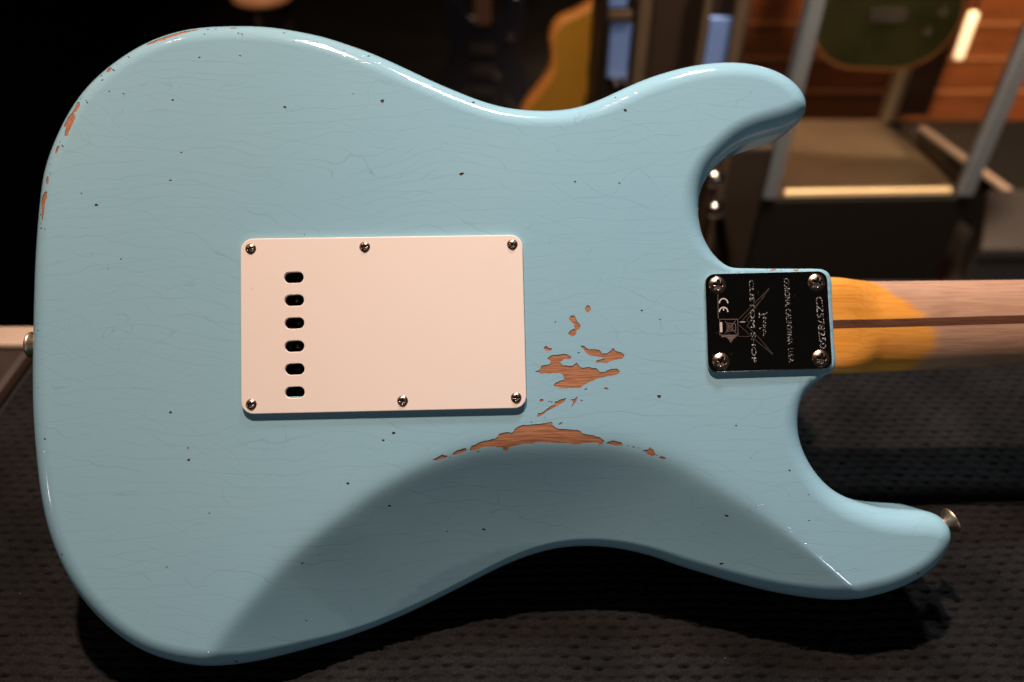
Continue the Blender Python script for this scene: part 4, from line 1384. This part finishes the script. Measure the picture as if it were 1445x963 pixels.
M['green'] = simple('green_flame_top', (0.040, 0.038, 0.010), 0.22, coat=0.3, var=0.7, scale=14)
M['natural'] = simple('natural_edge', (0.45, 0.17, 0.06), 0.3, var=0.2, scale=20)
M['mapleneck2'] = simple('guitar_neck_wood', (0.40, 0.20, 0.08), 0.35, var=0.2, scale=30)
M['hardware'] = simple('guitar_hardware', (0.75, 0.62, 0.50), 0.2, metal=1.0, var=0.1)
half2 = [(0, 0), (.07, .004), (.125, .035), (.158, .09), (.162, .14), (.150, .18), (.125, .215), (.108, .245), (.108, .275), (.112, .30), (.100, .33), (.07, .345), (.045, .36), (.03, .37)]
def bg_guitar(name, label, loc, rot, mf, ms, knobs, hl=half):
    t = empty(name, loc); t.rotation_euler = rot
    tag(t, label, 'guitar')
    slab_body('body', full_outline(hl), 0.045, 0.008, mf, ms, t)
    bm_obj('neck', box_bm(0, -0.018, 0.60, 0.05, 0.03, 0.50, 0.008), M['mapleneck2'], t)
    bm_obj('fingerboard', box_bm(0, -0.0365, 0.61, 0.052, 0.006, 0.54, 0.001), M['rosewood'], t)
    bm_obj('headstock', box_bm(0, -0.012, 0.93, 0.075, 0.016, 0.17, 0.006), ms, t)
    bm_obj('bridge', box_bm(0, -0.030, 0.12, 0.08, 0.014, 0.03, 0.003), M['hole'] if mf.name.startswith('black') else M['hardware'], t)
    for zz in (0.19, 0.26):
        bm_obj('pickup', box_bm(0, -0.029, zz, 0.085, 0.012, 0.036, 0.004), M['hole'], t)
    for kx, kz in knobs:
        V, Fc = lathe([(0.011, 0), (0.011, 0.012), (0.009, 0.015), (0.002, 0.0155)], 20)
        mesh_obj('knob', [(kx + x, -0.0226 - z, kz + y) for x, y, z in V], [f[::-1] for f in Fc], M['hardware'], t, smooth=False)
    return t
gp = at_y(1226, 97, (fl.y + br.y) / 2 + 0.03)
bg_guitar('guitar_in_case', 'green topped guitar standing inside the glass display case', (gp.x, gp.y, max(gp.z, ZC0 + 0.03)), (math.radians(-8), 0, math.radians(-6)),
          M['green'], M['natural'], [(0.09, 0.09), (0.11, 0.13)])
# plank wall behind the display case
M['plank'] = wood_mat('orange_plank', (0.13, 0.035, 0.012), (0.24, 0.070, 0.022), 5, 90, 0.35, 0.2, coat=0.3)
M['plank_lip'] = simple('plank_lip', (0.36, 0.13, 0.05), 0.4)
pw_ = empty('plank_panel', (1.28, 2.62, FLOOR_Z))
tag(pw_, 'orange brown wall panel of wide horizontal planks behind the display case', 'panel')
for k in range(8):
    z = 0.02 + 0.115 * k
    p = bm_obj('plank', box_bm(0, 0, z + 0.0525, 1.15, 0.02, 0.10, 0.003), M['plank'], pw_)
    bm_obj('lip', box_bm(0, -0.004, z + 0.1095, 1.15, 0.022, 0.010, 0.002), M['plank_lip'], p)

# dark cabinet, centre; blue daylight on its panes painted as flat blue panels
M['cab'] = simple('dark_cabinet', (0.012, 0.007, 0.005), 0.6, spec=0.2, var=0.3, scale=8)
M['taupe'] = simple('taupe_frame', (0.050, 0.036, 0.026), 0.6, spec=0.2, var=0.15)
M['bluepane'] = simple('daylight_blue_panel', (0.075, 0.135, 0.36), 0.45, var=0.15, scale=12)
YC = 1.55
cb = empty('dark_cabinet', (at_y(950, 100, YC).x, YC + 0.1, FLOOR_Z))
tag(cb, 'dark brown cabinet with narrow panels painted daylight blue between the yellow guitar and the glass case', 'cabinet')
ox, oy, oz = cb.location
xl, xr = at_y(843, 100, YC).x, at_y(1040, 100, YC).x
bm_obj('carcass', box_bm((xl + xr) / 2 - ox, 0.0, 0.65, xr - xl, 0.19, 1.30, 0.004), M['cab'], cb)
def cab_panel(nm, x0, y0, x1, y1, mat, proud):
    ym = 0.5 * (max(y0, 0) + min(y1, 140))
    a, b = at_y(x0, ym, YC), at_y(x1, ym, YC)
    a.z, b.z = at_y((x0 + x1) / 2, y1, YC).z, at_y((x0 + x1) / 2, y0, YC).z
    return bm_obj(nm, box_bm((a.x + b.x) / 2 - ox, -0.1 - proud / 2 + 0.0045, (a.z + b.z) / 2 - oz, b.x - a.x, proud, b.z - a.z, 0.001), mat, cb)
cab_panel('daylight_blue_panel', 859, 31, 888, 108, M['bluepane'], 0.014)
cab_panel('daylight_blue_panel', 859, -60, 884, 9, M['bluepane'], 0.014)
cab_panel('daylight_blue_panel', 993, 24, 1024, 130, M['bluepane'], 0.014)
cab_panel('stile', 895, -80, 911, 240, M['taupe'], 0.02)
cab_panel('stile', 1026, -80, 1042, 240, M['taupe'], 0.02)
cab_panel('stile', 983, -80, 991, 240, M['taupe'], 0.02)
cab_panel('rail', 858, 14, 890, 26, M['taupe'], 0.018)
for kx in (868, 881):
    cab_panel('pull', kx - 3, 110, kx + 3, 117, M['hardware'], 0.03)

# yellow guitar leaning beside the cabinet
M['gold'] = simple('gold_yellow_lacquer', (0.30, 0.15, 0.018), 0.25, coat=0.5, var=0.15, scale=10)
M['goldedge'] = simple('amber_edge', (0.42, 0.16, 0.035), 0.3, var=0.2, scale=20)
yg = at_y(838, 276, 1.74)
bg_guitar('yellow_guitar', 'amber yellow guitar standing upright in the dark behind the body', (yg.x, yg.y, yg.z), (math.radians(-6), math.radians(3), math.radians(4)),
          M['gold'], M['goldedge'], [], half2)
bpy.data.objects['yellow_guitar'].scale = (1.27, 1.27, 1.27)
st = empty('guitar_stand', (yg.x, yg.y, FLOOR_Z))
tag(st, 'dark floor stand under the yellow guitar', 'stand')
hh = yg.z - FLOOR_Z
bm_obj('post', box_bm(0, 0.06, hh / 2 + 0.1, 0.02, 0.02, hh + 0.2, 0.002), M['hole'], st)
for sx in (-1, 1):
    bm_obj('leg', bar_bm((0, 0.06, 0.2), (sx * 0.18, -0.12, 0.008), 0.016, 0.016, 0.002), M['hole'], st)
    bm_obj('arm', bar_bm((0, 0.06, hh - 0.015), (sx * 0.06, -0.05, hh - 0.015), 0.014, 0.014, 0.002, up=(0, 0, 1)), M['hole'], st)

# dark guitar with bright hardware further left
M['blackgloss'] = simple('black_lacquer', (0.006, 0.006, 0.010), 0.15, coat=0.5)
bgp = at_y(684, 175, 2.6)
t = bg_guitar('black_guitar', 'black guitar with pale hardware in the shadows left of the yellow one', (bgp.x, bgp.y, bgp.z), (math.radians(-6), 0, math.radians(-8)),
          M['blackgloss'], M['blackgloss'], [(0.045, 0.175), (0.09, 0.30)])
st = empty('guitar_stand', (bgp.x, bgp.y, FLOOR_Z))
tag(st, 'dark floor stand under the black guitar', 'stand')
hh = bgp.z - FLOOR_Z
bm_obj('post', box_bm(0, 0.06, hh / 2 + 0.1, 0.02, 0.02, hh + 0.2, 0.002), M['hole'], st)
for sx in (-1, 1):
    bm_obj('leg', bar_bm((0, 0.06, 0.2), (sx * 0.18, -0.12, 0.008), 0.016, 0.016, 0.002), M['hole'], st)

# chrome ended rack post in the upper cutaway
M['chrome2'] = simple('rack_chrome', (0.70, 0.62, 0.55), 0.2, metal=1.0)
rp = at_z(1012, 420, -0.30)
rk = empty('rack_post', (rp.x, rp.y, FLOOR_Z))
tag(rk, 'dark rack post with two chrome knobs seen through the upper cutaway', 'rack')
bm_obj('post', box_bm(0.01, 0.03, 0.36, 0.06, 0.03, 0.72, 0.004), M['taupe'], rk)
for (x, y) in ((1007, 247), (1007, 290)):
    p = at_y(x, y, rp.y + 0.0)
    V, Fc = lathe([(0.004, 0), (0.005, 0.012), (0.011, 0.018), (0.013, 0.026), (0.011, 0.033), (0.003, 0.037)], 20)
    mesh_obj('knob', [(vx + p.x - rp.x, 0.015 - vz, vy + p.z - FLOOR_Z) for vx, vy, vz in V], [f[::-1] for f in Fc], M['chrome2'], rk, smooth=True)

# flight cases at the right edge
M['navy'] = simple('navy_panel', (0.010, 0.011, 0.018), 0.55)
M['greytop'] = simple('grey_lid', (0.016, 0.014, 0.0165), 0.6, var=0.15, scale=12)
M['trim'] = simple('aluminium_trim', (0.50, 0.38, 0.33), 0.4, metal=0.6)
zt_ = -0.60
a = at_z(1386, 350, zt_); b = at_z(1398, 268, zt_)
fc_ = empty('flight_case', (a.x + 0.35, a.y + 0.15, FLOOR_Z))
tag(fc_, 'low grey lidded equipment case at the right edge behind the neck', 'case')
hh = zt_ - FLOOR_Z
dxc = a.x - fc_.location.x; dyc = a.y - fc_.location.y; sl2 = b.x - a.x; dl2 = b.y - a.y
bm_obj('case_body', prism_bm([(dxc, dyc), (dxc + 0.7, dyc), (dxc + 0.7, dyc + dl2), (dxc + sl2, dyc + dl2)], 0, hh - 0.03, 0.004), M['navy'], fc_)
bm_obj('lid', prism_bm([(dxc - 0.003, dyc - 0.003), (dxc + 0.703, dyc - 0.003), (dxc + 0.703, dyc + dl2 + 0.003), (dxc + sl2 - 0.003, dyc + dl2 + 0.003)], hh - 0.0295, hh, 0.004), M['greytop'], fc_)
p0, p1 = at_z(1300, 180, -0.62), at_z(1475, 308, -0.62)
e2 = empty('trunk', ((p0.x + p1.x) / 2 + 0.4, (p0.y + p1.y) / 2 + 0.3, FLOOR_Z))
tag(e2, 'black trunk with a bare aluminium edge behind the display case', 'case')
o2 = Vector(e2.location)
q0, q1 = p0 - o2, p1 - o2
dv = (q1 - q0).normalized(); nv = Vector((-dv.y, dv.x, 0))
if nv.y < 0: nv = -nv
hh = -0.62 - FLOOR_Z
pl4 = [(q0.x, q0.y), (q1.x, q1.y), (q1.x + nv.x * 0.5, q1.y + nv.y * 0.5), (q0.x + nv.x * 0.5, q0.y + nv.y * 0.5)]
bm_obj('trunk_body', prism_bm(pl4, 0, hh - 0.002, 0.004), M['case_base'], e2)
bm_obj('edge_trim', bar_bm((q0.x, q0.y, hh), (q1.x, q1.y, hh), 0.022, 0.012, 0.002, up=(0, 0, 1)), M['trim'], e2)

# warm lit wooden object at the top left
M['warmwood'] = simple('warm_wood', (0.55, 0.26, 0.14), 0.4, var=0.2, scale=20)
tp = at_y(370, -4, 2.4)
hg = empty('stool', (tp.x, tp.y, FLOOR_Z))
tag(hg, 'small warm wooden stool seat catching light at the top left', 'stool')
hs = tp.z - FLOOR_Z
V, Fc = lathe([(0.06, hs - 0.012), (0.085, hs - 0.008), (0.09, hs), (0.09, hs + 0.02), (0.085, hs + 0.026), (0.02, hs + 0.027)], 36)
mesh_obj('seat', V, Fc, M['warmwood'], hg)
for k in range(3):
    an = 2 * math.pi * k / 3 + 0.4
    bm_obj('leg', bar_bm((0.05 * math.cos(an), 0.05 * math.sin(an), hs - 0.012), (0.14 * math.cos(an), 0.14 * math.sin(an), 0.004), 0.02, 0.02, 0.003), M['cab'], hg)

# lit warm tube lamp hanging behind the display case
m, nt, b_ = newmat('lit_tube')
b_.inputs['Base Color'].default_value = (0.9, 0.7, 0.5, 1)
b_.inputs['Emission Color'].default_value = (1.0, 0.62, 0.34, 1)
b_.inputs['Emission Strength'].default_value = 1.6
M['tube'] = m
t0, t1 = at_y(1352, 84, 2.15), at_y(1376, 16, 2.15)
tl = empty('tube_lamp', t0)
tag(tl, 'short lit warm tube lamp in the dark behind the right post of the glass case', 'lamp')
V, Fc = lathe([(0.006, 0), (0.012, 0.004), (0.0135, 0.012), (0.0135, 0.118), (0.012, 0.126), (0.006, 0.13)], 20)
dq = (t1 - t0); q = dq.to_track_quat('Z', 'Y').to_matrix(); k_ = dq.length / 0.13
mesh_obj('tube', [q @ Vector((x, y, z * k_)) for x, y, z in V], Fc, M['tube'], tl, smooth=True)
bm_obj('cord', bar_bm(dq, dq + Vector((0.0, 0.0, 0.9)), 0.006, 0.006), M['hole'], tl)
